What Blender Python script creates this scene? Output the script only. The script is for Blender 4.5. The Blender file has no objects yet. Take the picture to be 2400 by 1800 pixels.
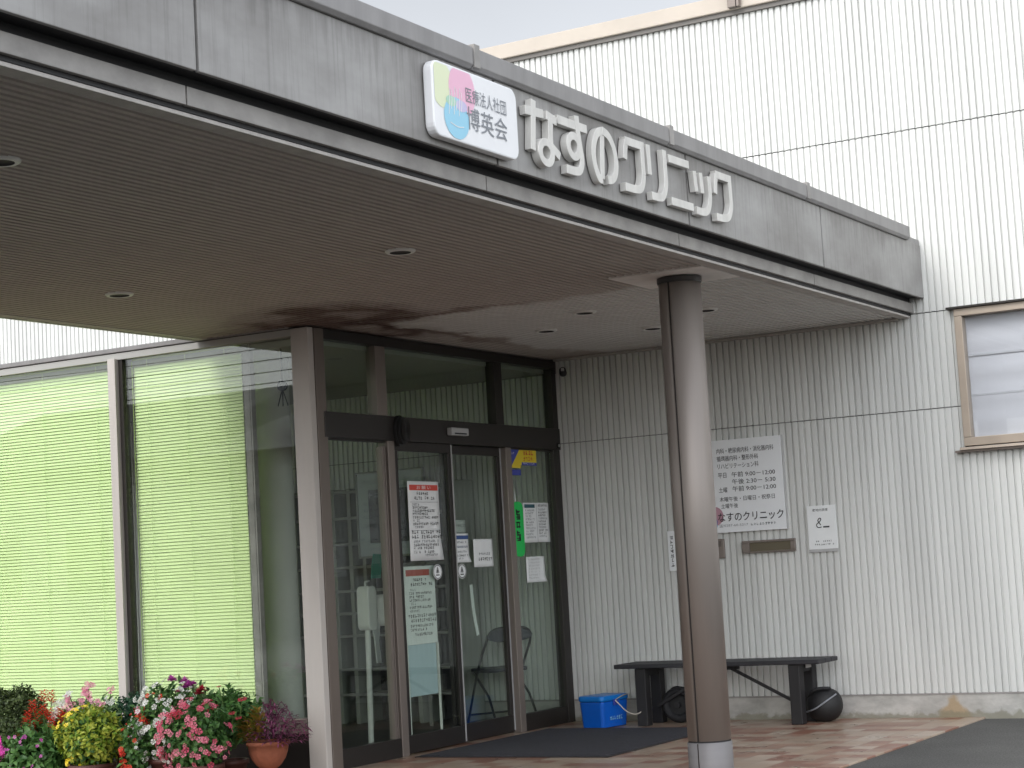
import bpy, math, random
from mathutils import Vector, Matrix
R = math.radians
rnd = random.Random(7)
scene = bpy.context.scene
COL = scene.collection

# ---------------------------------------------------------------- camera
cam_d = bpy.data.cameras.new("camera")
cam_d.sensor_width = 36.0
cam_d.lens = 65.604
cam_d.clip_start = 0.05
cam_d.clip_end = 2000.0
cam = bpy.data.objects.new("camera", cam_d)
cam.location = (6.9523, -12.8426, 1.1916)
cam.rotation_euler = (1.6699, 0.0568, 0.5251)
COL.objects.link(cam)
scene.camera = cam

# ---------------------------------------------------------------- sky and sun
SUN_TO = Vector((-0.29, -1.0, 0.95)).normalized()      # towards the sun
SKY_LO, SKY_HI = 1.27, 3.6
world = bpy.data.worlds.new("World")
scene.world = world
world.use_nodes = True
wt = world.node_tree
wt.nodes.clear()
w_out = wt.nodes.new("ShaderNodeOutputWorld")
w_bg = wt.nodes.new("ShaderNodeBackground")
w_hs = wt.nodes.new("ShaderNodeHueSaturation")
w_sky = wt.nodes.new("ShaderNodeTexSky")
w_sky.sky_type = 'NISHITA'
w_sky.sun_disc = False
w_sky.sun_elevation = math.asin(SUN_TO.z)
w_sky.sun_rotation = math.atan2(SUN_TO.x, SUN_TO.y) % (2 * math.pi)
w_sky.air_density = 1.0
w_sky.dust_density = 2.0
w_sky.ozone_density = 1.0
w_hs.inputs["Saturation"].default_value = 0.20
w_hs.inputs["Value"].default_value = 1.0
w_bg.inputs["Strength"].default_value = 0.15
wt.links.new(w_sky.outputs[0], w_hs.inputs["Color"])
# thin bright overcast: made brightest towards +X to lift fascia and wall
w_tc = wt.nodes.new("ShaderNodeTexCoord")
w_dot = wt.nodes.new("ShaderNodeVectorMath"); w_dot.operation = 'DOT_PRODUCT'
w_dot.inputs[1].default_value = Vector((0.95, -0.22, 0.38)).normalized()
w_mr = wt.nodes.new("ShaderNodeMapRange"); w_mr.interpolation_type = 'SMOOTHSTEP'
w_mr.inputs["From Min"].default_value = -0.15; w_mr.inputs["From Max"].default_value = 0.95
w_mr.inputs["To Min"].default_value = SKY_LO; w_mr.inputs["To Max"].default_value = SKY_HI
w_n = wt.nodes.new("ShaderNodeTexNoise"); w_n.inputs["Scale"].default_value = 2.2; w_n.inputs["Detail"].default_value = 5
w_nr = wt.nodes.new("ShaderNodeMapRange"); w_nr.inputs["To Min"].default_value = 0.74; w_nr.inputs["To Max"].default_value = 1.26
w_mu = wt.nodes.new("ShaderNodeMath"); w_mu.operation = 'MULTIPLY'
w_vm = wt.nodes.new("ShaderNodeVectorMath"); w_vm.operation = 'SCALE'
wt.links.new(w_tc.outputs["Generated"], w_dot.inputs[0])
wt.links.new(w_dot.outputs["Value"], w_mr.inputs["Value"])
wt.links.new(w_tc.outputs["Generated"], w_n.inputs["Vector"])
wt.links.new(w_n.outputs["Fac"], w_nr.inputs["Value"])
# haze evens the cloud from horizon to zenith
w_sep = wt.nodes.new("ShaderNodeSeparateXYZ")
w_el = wt.nodes.new("ShaderNodeMapRange")
w_el.inputs["From Min"].default_value = 0.0; w_el.inputs["From Max"].default_value = 1.0
w_el.inputs["To Min"].default_value = 0.74; w_el.inputs["To Max"].default_value = 0.74
w_m2 = wt.nodes.new("ShaderNodeMath"); w_m2.operation = 'MULTIPLY'
wt.links.new(w_tc.outputs["Generated"], w_sep.inputs[0]); wt.links.new(w_sep.outputs["Z"], w_el.inputs["Value"])
wt.links.new(w_mr.outputs[0], w_m2.inputs[0]); wt.links.new(w_el.outputs[0], w_m2.inputs[1])
wt.links.new(w_m2.outputs[0], w_mu.inputs[0]); wt.links.new(w_nr.outputs[0], w_mu.inputs[1])
wt.links.new(w_hs.outputs[0], w_vm.inputs[0]); wt.links.new(w_mu.outputs[0], w_vm.inputs["Scale"])
wt.links.new(w_vm.outputs["Vector"], w_bg.inputs["Color"])
wt.links.new(w_bg.outputs[0], w_out.inputs["Surface"])

sun_d = bpy.data.lights.new("sun", 'SUN')
sun_d.energy = 0.5
sun_d.angle = R(18)
sun_d.color = (1.0, 0.965, 0.91)
sun = bpy.data.objects.new("sun", sun_d)
sun.rotation_euler = SUN_TO.to_track_quat('Z', 'Y').to_euler()
sun.location = (0, -20, 20)
COL.objects.link(sun)

scene.view_settings.view_transform = 'Standard'
scene.view_settings.look = 'None'
scene.view_settings.exposure = 0.5
scene.view_settings.gamma = 1.0
scene.cycles.max_bounces = 10
scene.cycles.diffuse_bounces = 5
scene.cycles.glossy_bounces = 4
scene.cycles.transparent_max_bounces = 16
scene.cycles.caustics_reflective = False
scene.cycles.caustics_refractive = False

# ---------------------------------------------------------------- materials
def mat(name, col, rough=0.5, metal=0.0, spec=0.5, var=0.0, vscale=(6, 6, 6), col2=None,
        bump=0.0, bscale=60.0, detail=4.0, rvar=0.0, trans=0.0, coat=0.0):
    m = bpy.data.materials.new(name)
    m.use_nodes = True
    nt = m.node_tree
    b = nt.nodes["Principled BSDF"]
    b.inputs["Base Color"].default_value = (*col, 1)
    b.inputs["Roughness"].default_value = rough
    b.inputs["Metallic"].default_value = metal
    b.inputs["Specular IOR Level"].default_value = spec
    if coat: b.inputs["Coat Weight"].default_value = coat
    if var or bump or rvar or col2:
        tc = nt.nodes.new("ShaderNodeTexCoord")
        mp = nt.nodes.new("ShaderNodeMapping")
        mp.inputs["Scale"].default_value = vscale
        nt.links.new(tc.outputs["Object"], mp.inputs["Vector"])
        n = nt.nodes.new("ShaderNodeTexNoise")
        n.inputs["Scale"].default_value = 1.0
        n.inputs["Detail"].default_value = detail
        n.inputs["Roughness"].default_value = 0.6
        nt.links.new(mp.outputs[0], n.inputs["Vector"])
        rp = nt.nodes.new("ShaderNodeValToRGB")
        lo = col2 if col2 else tuple(c * (1 - var) for c in col)
        rp.color_ramp.elements[0].position = 0.30
        rp.color_ramp.elements[1].position = 0.62
        rp.color_ramp.elements[0].color = (*lo, 1)
        rp.color_ramp.elements[1].color = (*col, 1)
        nt.links.new(n.outputs["Fac"], rp.inputs["Fac"])
        nt.links.new(rp.outputs[0], b.inputs["Base Color"])
        if rvar:
            mr = nt.nodes.new("ShaderNodeMapRange")
            mr.inputs["To Min"].default_value = max(0.02, rough - rvar)
            mr.inputs["To Max"].default_value = min(1, rough + rvar)
            nt.links.new(n.outputs["Fac"], mr.inputs["Value"])
            nt.links.new(mr.outputs[0], b.inputs["Roughness"])
        if bump:
            n2 = nt.nodes.new("ShaderNodeTexNoise")
            n2.inputs["Scale"].default_value = bscale
            n2.inputs["Detail"].default_value = 5
            nt.links.new(tc.outputs["Object"], n2.inputs["Vector"])
            bp = nt.nodes.new("ShaderNodeBump")
            bp.inputs["Strength"].default_value = bump
            bp.inputs["Distance"].default_value = 0.01
            nt.links.new(n2.outputs["Fac"], bp.inputs["Height"])
            nt.links.new(bp.outputs[0], b.inputs["Normal"])
    return m

def nodes_of(m):
    return m.node_tree, m.node_tree.nodes["Principled BSDF"]

def glass_mat(name, tint, ior, rough=0.0):
    m = bpy.data.materials.new(name)
    m.use_nodes = True
    nt = m.node_tree
    nt.nodes.clear()
    o = nt.nodes.new("ShaderNodeOutputMaterial")
    t = nt.nodes.new("ShaderNodeBsdfTransparent")
    t.inputs["Color"].default_value = (*tint, 1)
    g = nt.nodes.new("ShaderNodeBsdfGlossy")
    g.inputs["Roughness"].default_value = rough
    g.inputs["Color"].default_value = (0.95, 0.98, 1.0, 1)
    # Schlick reflectance from the angle of incidence (the same from both sides of the sheet)
    ge = nt.nodes.new("ShaderNodeNewGeometry")
    dt = nt.nodes.new("ShaderNodeVectorMath"); dt.operation = 'DOT_PRODUCT'
    nt.links.new(ge.outputs["Normal"], dt.inputs[0]); nt.links.new(ge.outputs["Incoming"], dt.inputs[1])
    def mth(op, a, b):
        q = nt.nodes.new("ShaderNodeMath"); q.operation = op
        for i, v in enumerate((a, b)):
            if isinstance(v, (int, float)): q.inputs[i].default_value = v
            else: nt.links.new(v, q.inputs[i])
        return q.outputs[0]
    f0 = ((ior-1)/(ior+1))**2
    fr_ = mth('ADD', mth('MULTIPLY', mth('POWER', mth('SUBTRACT', 1.0, mth('ABSOLUTE', dt.outputs["Value"], 0)), 5.0), 1-f0), f0)
    mx = nt.nodes.new("ShaderNodeMixShader")
    nt.links.new(fr_, mx.inputs[0])
    nt.links.new(t.outputs[0], mx.inputs[1])
    nt.links.new(g.outputs[0], mx.inputs[2])
    nt.links.new(mx.outputs[0], o.inputs["Surface"])
    return m

def leaf_mat(name, c1, c2, rough=0.5, trans=0.25):
    """leaf / petal: two tones that vary from leaf to leaf (random per island), a little translucency"""
    m = bpy.data.materials.new(name)
    m.use_nodes = True
    nt, b = nodes_of(m)
    g = nt.nodes.new("ShaderNodeNewGeometry")
    rp = nt.nodes.new("ShaderNodeValToRGB")
    rp.color_ramp.elements[0].color = (*c1, 1)
    rp.color_ramp.elements[1].color = (*c2, 1)
    nt.links.new(g.outputs["Random Per Island"], rp.inputs["Fac"])
    nt.links.new(rp.outputs[0], b.inputs["Base Color"])
    b.inputs["Roughness"].default_value = rough
    b.inputs["Specular IOR Level"].default_value = 0.35
    tr = nt.nodes.new("ShaderNodeBsdfTranslucent")
    nt.links.new(rp.outputs[0], tr.inputs["Color"])
    mx = nt.nodes.new("ShaderNodeMixShader")
    mx.inputs[0].default_value = trans
    o = nt.nodes["Material Output"]
    nt.links.new(b.outputs[0], mx.inputs[1])
    nt.links.new(tr.outputs[0], mx.inputs[2])
    nt.links.new(mx.outputs[0], o.inputs["Surface"])
    return m

M = {}
M['siding'] = mat("white_ribbed_siding", (0.71, 0.72, 0.70), 0.42, spec=0.4, var=0.15, vscale=(5, 5, 0.35), detail=5)
M['seam'] = mat("seam_shadow_gap", (0.28, 0.28, 0.275), 0.8)
M['plinth'] = mat("plinth_concrete", (0.52, 0.51, 0.48), 0.85, var=0.35, vscale=(5, 5, 9), bump=0.3, bscale=45)
M['beige'] = mat("beige_roof_trim", (0.50, 0.445, 0.38), 0.5, var=0.12, vscale=(2, 2, 2))
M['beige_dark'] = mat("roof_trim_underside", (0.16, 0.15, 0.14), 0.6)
M['coping'] = mat("grey_coping_metal", (0.26, 0.252, 0.25), 0.38, metal=0.0, var=0.22, vscale=(9, 9, 1.6))
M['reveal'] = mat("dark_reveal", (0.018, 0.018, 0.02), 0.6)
M['band'] = mat("lower_band_metal", (0.33, 0.315, 0.30), 0.5, var=0.30, vscale=(5, 5, 8))
M['soffit_edge'] = mat("soffit_edge_board", (0.50, 0.475, 0.45), 0.8, var=0.18, vscale=(14, 14, 14), bump=0.3, bscale=120)
M['patch'] = mat("soffit_access_panel", (0.84, 0.82, 0.80), 0.8, var=0.12, vscale=(8, 8, 8))
M['bronze'] = mat("bronze_aluminium", (0.235, 0.20, 0.178), 0.36, metal=0.35, spec=0.5, var=0.10, vscale=(3, 3, 1))
M['bronze_light'] = mat("pale_bronze_post", (0.54, 0.507, 0.475), 0.5, metal=0.0, var=0.12, vscale=(6, 6, 0.8))  # paler bronze tone for the post front and mullions
M['bronze_dark'] = mat("dark_bronze_aluminium", (0.030, 0.026, 0.024), 0.4, metal=0.3)
M['bronze_side'] = mat("brown_bronze_jamb", (0.17, 0.142, 0.122), 0.42, metal=0.2, var=0.12, vscale=(5, 5, 1))
M['black'] = mat("black_plastic", (0.012, 0.012, 0.013), 0.6)
M['black_rubber'] = mat("black_rubber", (0.014, 0.014, 0.016), 0.75, bump=0.4, bscale=70)
M['column'] = mat("brown_metal_cladding", (0.265, 0.234, 0.212), 0.45, metal=0.35, var=0.12, vscale=(10, 10, 0.7), rvar=0.06)
M['column_base'] = mat("brushed_steel_sleeve", (0.21, 0.205, 0.21), 0.5, metal=0.2, var=0.1, vscale=(3, 3, 20))
M['steel'] = mat("steel", (0.55, 0.55, 0.55), 0.3, metal=0.9)
M['grey_plastic'] = mat("grey_plastic", (0.45, 0.45, 0.45), 0.45)
M['white_plastic'] = mat("white_plastic", (0.78, 0.78, 0.76), 0.4)
M['letter'] = mat("cream_letter_metal", (0.66, 0.65, 0.62), 0.32, metal=0.1, var=0.16, vscale=(14, 14, 5))
M['sign_white'] = mat("sign_white_acrylic", (0.84, 0.85, 0.87), 0.22, var=0.04, vscale=(3, 3, 3))
M['board_white'] = mat("board_white", (0.86, 0.88, 0.90), 0.35, var=0.06, vscale=(3, 3, 3))
M['sign_yellow'] = mat("sign_pale_green", (0.74, 0.80, 0.55), 0.3)
M['sign_pink'] = mat("sign_pink", (0.82, 0.47, 0.62), 0.3)
M['sign_blue'] = mat("sign_blue", (0.30, 0.62, 0.80), 0.3)
M['sign_green'] = mat("sign_mint", (0.42, 0.66, 0.52), 0.3)
M['sign_violet'] = mat("sign_violet", (0.55, 0.52, 0.74), 0.3)
M['board_pink'] = mat("board_dusky_pink", (0.48, 0.27, 0.33), 0.3)
M['board_blue'] = mat("board_blue", (0.09, 0.33, 0.55), 0.3)
M['board_violet'] = mat("board_violet", (0.22, 0.18, 0.36), 0.3)
M['ink'] = mat("black_ink", (0.03, 0.03, 0.035), 0.6)
M['ink_grey'] = mat("grey_ink", (0.22, 0.23, 0.25), 0.6)
M['ink_slate'] = mat("slate_ink", (0.24, 0.255, 0.28), 0.6)
M['ink_red'] = mat("red_ink", (0.62, 0.07, 0.05), 0.5)
M['ink_red_faded'] = mat("faded_red_ink", (0.50, 0.10, 0.08), 0.5)
M['ink_navy'] = mat("navy_ink", (0.04, 0.09, 0.26), 0.5)
M['ink_teal'] = mat("teal_ink", (0.03, 0.10, 0.13), 0.5)
M['ink_white'] = mat("white_ink", (0.80, 0.80, 0.80), 0.5)
M['paper'] = mat("paper", (0.84, 0.86, 0.86), 0.8, var=0.05, vscale=(8, 8, 8))
M['paper_blue'] = mat("pale_blue_board", (0.50, 0.62, 0.69), 0.5)
M['paper_dim'] = mat("thin_paper", (0.55, 0.56, 0.56), 0.8)
M['brass_slot'] = mat("olive_bronze_slot", (0.145, 0.125, 0.085), 0.35, metal=0.4)
M['green_card'] = mat("bright_green_card", (0.01, 0.55, 0.10), 0.5)
M['yellow_card'] = mat("yellow_sticker", (0.78, 0.60, 0.03), 0.4)
M['blue_card'] = mat("blue_sticker", (0.05, 0.07, 0.38), 0.4)
M['cooler'] = mat("blue_plastic_cooler", (0.004, 0.12, 0.60), 0.33, coat=0.2, var=0.12, vscale=(6, 6, 6))
M['cooler_lid'] = mat("blue_plastic_lid", (0.008, 0.19, 0.62), 0.33, var=0.1, vscale=(6, 6, 6))
M['wire'] = mat("grey_wire", (0.52, 0.48, 0.42), 0.4, metal=0.5)
M['bench_seat'] = mat("dark_painted_wood", (0.030, 0.030, 0.036), 0.55, var=0.4, vscale=(3, 40, 3))
M['bench_leg'] = mat("black_painted_wood", (0.018, 0.017, 0.019), 0.6, var=0.4, vscale=(8, 8, 2))
M['mat_fabric'] = mat("charcoal_door_mat", (0.055, 0.055, 0.068), 0.95, var=0.45, vscale=(55, 55, 55), bump=0.7, bscale=300)
M['mat_edge'] = mat("rubber_mat_edge", (0.03, 0.026, 0.026), 0.8)
M['terracotta'] = mat("terracotta", (0.29, 0.092, 0.048), 0.8, var=0.35, vscale=(9, 9, 9), bump=0.25, bscale=60)
M['brown_pot'] = mat("brown_plastic_pot", (0.085, 0.030, 0.024), 0.55, var=0.2, vscale=(6, 6, 6))
M['soil'] = mat("dark_soil", (0.022, 0.016, 0.012), 0.95, bump=0.8, bscale=90)
M['stem'] = mat("green_stem", (0.09, 0.16, 0.04), 0.6)
M['chair_pad'] = mat("navy_vinyl", (0.018, 0.02, 0.035), 0.45)
M['chair_frame'] = mat("dark_chair_tube", (0.035, 0.035, 0.04), 0.35, metal=0.4)
M['inner_wall'] = mat("interior_wall", (0.30, 0.305, 0.28), 0.85, var=0.08)
M['inner_ceil'] = mat("interior_ceiling", (0.34, 0.35, 0.31), 0.85)
M['inner_floor'] = mat("interior_floor", (0.06, 0.052, 0.045), 0.4, var=0.2)
M['shelf'] = mat("shelf_metal", (0.22, 0.22, 0.21), 0.5, metal=0.1)
M['shelf_dark'] = mat("shelf_back", (0.035, 0.035, 0.04), 0.7)
M['slipper'] = mat("assorted_slippers", (0.045, 0.045, 0.055), 0.7, col2=(0.02, 0.02, 0.025), vscale=(9, 9, 9))
M['inner_column'] = mat("interior_column_paint", (0.50, 0.51, 0.48), 0.6, var=0.06)
M['clear_board'] = mat("notice_board_cover", (0.30, 0.34, 0.36), 0.3)
M['teal'] = mat("teal_sheet", (0.0, 0.26, 0.20), 0.6)
M['ball'] = mat("dark_moss_ball", (0.006, 0.008, 0.009), 0.9, bump=0.8, bscale=80)
M['house_wall'] = mat("house_dark_siding", (0.085, 0.08, 0.085), 0.8, var=0.2)
M['house_pale'] = mat("house_pale_stucco", (0.60, 0.58, 0.54), 0.85, var=0.12)
M['house_roof'] = mat("house_roof_tile", (0.055, 0.057, 0.065), 0.6, var=0.3)
M['window_dark'] = mat("dark_window", (0.03, 0.035, 0.04), 0.1)
M['cable'] = mat("black_cable", (0.01, 0.01, 0.012), 0.7)
M['pole'] = mat("concrete_pole", (0.36, 0.35, 0.33), 0.85)
M['window_frame'] = mat("tan_window_frame", (0.42, 0.355, 0.29), 0.42, metal=0.2, var=0.1)
M['curtain_hem'] = mat("roller_blind_hem", (0.54, 0.54, 0.56), 0.9)
M['curtain'] = mat("white_roller_blind", (0.62, 0.62, 0.645), 0.9, var=0.05, vscale=(2, 2, 6))
M['roof_sheet'] = mat("flat_roof_sheet", (0.40, 0.40, 0.38), 0.8)
M['glass'] = glass_mat("coated_window_glass", (0.91, 0.95, 0.92), 1.56)
M['glass_big'] = glass_mat("reflective_window_glass", (0.97, 0.99, 0.97), 1.68)
M['glass_clear'] = glass_mat("office_window_glass", (0.95, 0.96, 0.97), 1.35)

# lime blind slats, a bit translucent
def blind_mat():
    m = mat("lime_blind_slat", (0.78, 0.94, 0.48), 0.45, spec=0.35, var=0.07, vscale=(2, 2, 2))
    nt, b = nodes_of(m)
    return m
M['blind'] = blind_mat()
M['blind_rail'] = mat("blind_rail", (0.36, 0.50, 0.14), 0.45)

# painted fascia panels: grey paint with rain streaks running down
def fascia_mat():
    m = bpy.data.materials.new("streaked_grey_fascia")
    m.use_nodes = True
    nt, b = nodes_of(m)
    tc = nt.nodes.new("ShaderNodeTexCoord")
    def noise(sc, det, rough=0.6):
        mp = nt.nodes.new("ShaderNodeMapping")
        mp.inputs["Scale"].default_value = sc
        nt.links.new(tc.outputs["Object"], mp.inputs["Vector"])
        n = nt.nodes.new("ShaderNodeTexNoise")
        n.inputs["Scale"].default_value = 1
        n.inputs["Detail"].default_value = det
        n.inputs["Roughness"].default_value = rough
        nt.links.new(mp.outputs[0], n.inputs["Vector"])
        return n
    big = noise((1.1, 1.1, 2.2), 5)
    st = noise((38, 38, 1.6), 5, 0.7)
    r1 = nt.nodes.new("ShaderNodeValToRGB")
    r1.color_ramp.elements[0].position = 0.35
    r1.color_ramp.elements[1].position = 0.65
    r1.color_ramp.elements[0].color = (0.22, 0.212, 0.204, 1)
    r1.color_ramp.elements[1].color = (0.355, 0.350, 0.343, 1)
    nt.links.new(big.outputs["Fac"], r1.inputs["Fac"])
    r2 = nt.nodes.new("ShaderNodeValToRGB")
    r2.color_ramp.elements[0].position = 0.28
    r2.color_ramp.elements[1].position = 0.50
    r2.color_ramp.elements[0].color = (0.52, 0.51, 0.50, 1)
    r2.color_ramp.elements[1].color = (1, 1, 1, 1)
    nt.links.new(st.outputs["Fac"], r2.inputs["Fac"])
    mx = nt.nodes.new("ShaderNodeMixRGB")
    mx.blend_type = 'MULTIPLY'
    mx.inputs[0].default_value = 0.5
    nt.links.new(r1.outputs[0], mx.inputs[1])
    nt.links.new(r2.outputs[0], mx.inputs[2])
    # dirt that has run down from the coping joints and along the top edge
    sx = nt.nodes.new("ShaderNodeSeparateXYZ"); nt.links.new(tc.outputs["Object"], sx.inputs[0])
    run = noise((13, 13, 0.9), 4, 0.65)
    def mth(op, a, c):
        q = nt.nodes.new("ShaderNodeMath"); q.operation = op
        for i, v in enumerate((a, c)):
            if isinstance(v, (int, float)): q.inputs[i].default_value = v
            else: nt.links.new(v, q.inputs[i])
        return q.outputs[0]
    lvl = mth('SUBTRACT', mth('ADD', sx.outputs["Z"], mth('MULTIPLY', mth('SUBTRACT', run.outputs["Fac"], 0.5), 0.55)), 3.25)
    r3 = nt.nodes.new("ShaderNodeMapRange"); r3.interpolation_type = 'SMOOTHSTEP'
    r3.inputs["From Min"].default_value = -0.05; r3.inputs["From Max"].default_value = 0.09
    nt.links.new(lvl, r3.inputs["Value"])
    m2 = nt.nodes.new("ShaderNodeMixRGB"); m2.blend_type = 'MULTIPLY'
    nt.links.new(mth('MULTIPLY', r3.outputs[0], 0.55), m2.inputs[0]); nt.links.new(mx.outputs[0], m2.inputs[1])
    m2.inputs[2].default_value = (0.60, 0.585, 0.575, 1)
    nt.links.new(m2.outputs[0], b.inputs["Base Color"])
    b.inputs["Roughness"].default_value = 0.42
    b.inputs["Specular IOR Level"].default_value = 0.4
    return m
M['fascia'] = fascia_mat()

# ribbed soffit: paint with an old water stain near the glazing (world metres)
def soffit_mat():
    m = bpy.data.materials.new("stained_soffit_paint")
    m.use_nodes = True
    nt, b = nodes_of(m)
    L = nt.links
    tc = nt.nodes.new("ShaderNodeTexCoord")
    def N(t, **k):
        n = nt.nodes.new(t)
        for a, v in k.items(): setattr(n, a, v)
        return n
    n1 = N("ShaderNodeTexNoise"); n1.inputs["Scale"].default_value = 1.6; n1.inputs["Detail"].default_value = 6
    L.new(tc.outputs["Object"], n1.inputs["Vector"])
    n2 = N("ShaderNodeTexNoise"); n2.inputs["Scale"].default_value = 9; n2.inputs["Detail"].default_value = 5
    L.new(tc.outputs["Object"], n2.inputs["Vector"])
    sx = N("ShaderNodeSeparateXYZ"); L.new(tc.outputs["Object"], sx.inputs[0])
    def math_(op, a, b_=None, c=None):
        n = N("ShaderNodeMath", operation=op)
        for i, v in enumerate((a, b_, c)):
            if v is None: continue
            if isinstance(v, (int, float)): n.inputs[i].default_value = v
            else: L.new(v, n.inputs[i])
        return n.outputs[0]
    # boundary of the cleaner, paler paint: y > -3.05 (wobbly) and x > 0.35
    wob = math_('MULTIPLY', math_('SUBTRACT', n1.outputs["Fac"], 0.5), 0.9)
    dy = math_('ADD', math_('ADD', sx.outputs["Y"], 2.95), wob)
    dx = math_('ADD', math_('SUBTRACT', sx.outputs["X"], 0.33), wob)
    edge = math_('MINIMUM', dy, math_('MULTIPLY', dx, 1.2))
    s1 = N("ShaderNodeMapRange", interpolation_type='SMOOTHSTEP')
    s1.inputs["From Min"].default_value = -0.05; s1.inputs["From Max"].default_value = 0.10
    L.new(edge, s1.inputs["Value"])
    c1 = N("ShaderNodeMixRGB"); L.new(s1.outputs[0], c1.inputs[0])
    c1.inputs[1].default_value = (0.48, 0.432, 0.400, 1)
    c1.inputs[2].default_value = (0.66, 0.645, 0.625, 1)
    # dark tide line along that boundary and a brown blotch by the corner post
    tide = N("ShaderNodeMapRange", interpolation_type='SMOOTHSTEP')
    tide.inputs["From Min"].default_value = 0.12; tide.inputs["From Max"].default_value = 0.0
    L.new(math_('ABSOLUTE', math_('ADD', edge, 0.06)), tide.inputs["Value"])
    ex = math_('DIVIDE', math_('SUBTRACT', sx.outputs["X"], 0.16), 0.70)
    ey = math_('DIVIDE', math_('ADD', sx.outputs["Y"], 3.15), 1.15)
    d2 = math_('ADD', math_('MULTIPLY', ex, ex), math_('MULTIPLY', ey, ey))
    d3 = math_('ADD', d2, math_('MULTIPLY', math_('SUBTRACT', n1.outputs["Fac"], 0.5), 2.6))
    blot = N("ShaderNodeMapRange", interpolation_type='SMOOTHSTEP')
    blot.inputs["From Min"].default_value = 1.0; blot.inputs["From Max"].default_value = 0.25
    L.new(d3, blot.inputs["Value"])
    c2 = N("ShaderNodeMixRGB", blend_type='MULTIPLY')
    near = N("ShaderNodeMapRange", interpolation_type='SMOOTHSTEP')
    near.inputs["From Min"].default_value = 4.5; near.inputs["From Max"].default_value = 0.8
    L.new(d2, near.inputs["Value"])
    L.new(math_('MULTIPLY', math_('MULTIPLY', tide.outputs[0], near.outputs[0]), 0.85), c2.inputs[0]); L.new(c1.outputs[0], c2.inputs[1])
    c2.inputs[2].default_value = (0.42, 0.34, 0.31, 1)
    c3 = N("ShaderNodeMixRGB", blend_type='MULTIPLY')
    rings = math_('ADD', 0.72, math_('MULTIPLY', math_('SINE', math_('MULTIPLY', d3, 9.0)), 0.28))
    L.new(math_('MULTIPLY', math_('MULTIPLY', blot.outputs[0], rings), 1.0), c3.inputs[0]); L.new(c2.outputs[0], c3.inputs[1])
    c3.inputs[2].default_value = (0.30, 0.225, 0.20, 1)
    gr = N("ShaderNodeMapRange"); gr.inputs["To Min"].default_value = 0.86; gr.inputs["To Max"].default_value = 1.08
    L.new(n2.outputs["Fac"], gr.inputs["Value"])
    c4 = N("ShaderNodeMixRGB", blend_type='MULTIPLY'); c4.inputs[0].default_value = 1.0
    L.new(c3.outputs[0], c4.inputs[1]); L.new(gr.outputs[0], c4.inputs[2])
    L.new(c4.outputs[0], b.inputs["Base Color"])
    b.inputs["Roughness"].default_value = 0.75
    b.inputs["Specular IOR Level"].default_value = 0.25
    return m
M['soffit'] = soffit_mat()

# porch tiles: 0.3 m squares in beige and brick red with joints
def tile_mat():
    m = bpy.data.materials.new("porch_tiles")
    m.use_nodes = True
    nt, b = nodes_of(m)
    L = nt.links
    tc = nt.nodes.new("ShaderNodeTexCoord")
    br = nt.nodes.new("ShaderNodeTexBrick")
    br.offset = 0.0
    br.squash = 1.0
    br.inputs["Scale"].default_value = 1.0
    br.inputs["Brick Width"].default_value = 0.15
    br.inputs["Row Height"].default_value = 0.15
    br.inputs["Mortar Size"].default_value = 0.003
    br.inputs["Bias"].default_value = 0.0
    br.inputs["Color1"].default_value = (0, 0, 0, 1)
    br.inputs["Color2"].default_value = (1, 1, 1, 1)
    br.inputs["Mortar"].default_value = (0.5, 0.5, 0.5, 1)
    mp = nt.nodes.new("ShaderNodeMapping")
    mp.inputs["Location"].default_value = (0.08, 0.02, 0)
    L.new(tc.outputs["Object"], mp.inputs["Vector"])
    L.new(mp.outputs[0], br.inputs["Vector"])
    rp = nt.nodes.new("ShaderNodeValToRGB")
    rp.color_ramp.interpolation = 'CONSTANT'
    e = rp.color_ramp.elements
    e[0].position = 0.0; e[0].color = (0.42, 0.31, 0.23, 1)
    e[1].position = 0.42; e[1].color = (0.29, 0.135, 0.092, 1)
    for p_, c_ in ((0.62, (0.47, 0.37, 0.29, 1)), (0.80, (0.36, 0.21, 0.15, 1))):
        q = e.new(p_); q.color = c_
    L.new(br.outputs["Color"], rp.inputs["Fac"])
    n = nt.nodes.new("ShaderNodeTexNoise"); n.inputs["Scale"].default_value = 5; n.inputs["Detail"].default_value = 6
    L.new(tc.outputs["Object"], n.inputs["Vector"])
    gr = nt.nodes.new("ShaderNodeMapRange"); gr.inputs["To Min"].default_value = 0.72; gr.inputs["To Max"].default_value = 1.2
    L.new(n.outputs["Fac"], gr.inputs["Value"])
    mu = nt.nodes.new("ShaderNodeMixRGB"); mu.blend_type = 'MULTIPLY'; mu.inputs[0].default_value = 1
    L.new(rp.outputs[0], mu.inputs[1]); L.new(gr.outputs[0], mu.inputs[2])
    mo = nt.nodes.new("ShaderNodeMixRGB")
    L.new(br.outputs["Fac"], mo.inputs[0]); L.new(mu.outputs[0], mo.inputs[1])
    mo.inputs[2].default_value = (0.30, 0.24, 0.19, 1)
    L.new(mo.outputs[0], b.inputs["Base Color"])
    rr = nt.nodes.new("ShaderNodeMapRange"); rr.inputs["To Min"].default_value = 0.16; rr.inputs["To Max"].default_value = 0.5
    L.new(n.outputs["Fac"], rr.inputs["Value"]); L.new(rr.outputs[0], b.inputs["Roughness"])
    bp = nt.nodes.new("ShaderNodeBump"); bp.inputs["Strength"].default_value = 0.35; bp.inputs["Distance"].default_value = 0.003
    bp.invert = True
    L.new(br.outputs["Fac"], bp.inputs["Height"]); L.new(bp.outputs[0], b.inputs["Normal"])
    return m
M['tiles'] = tile_mat()

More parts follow.
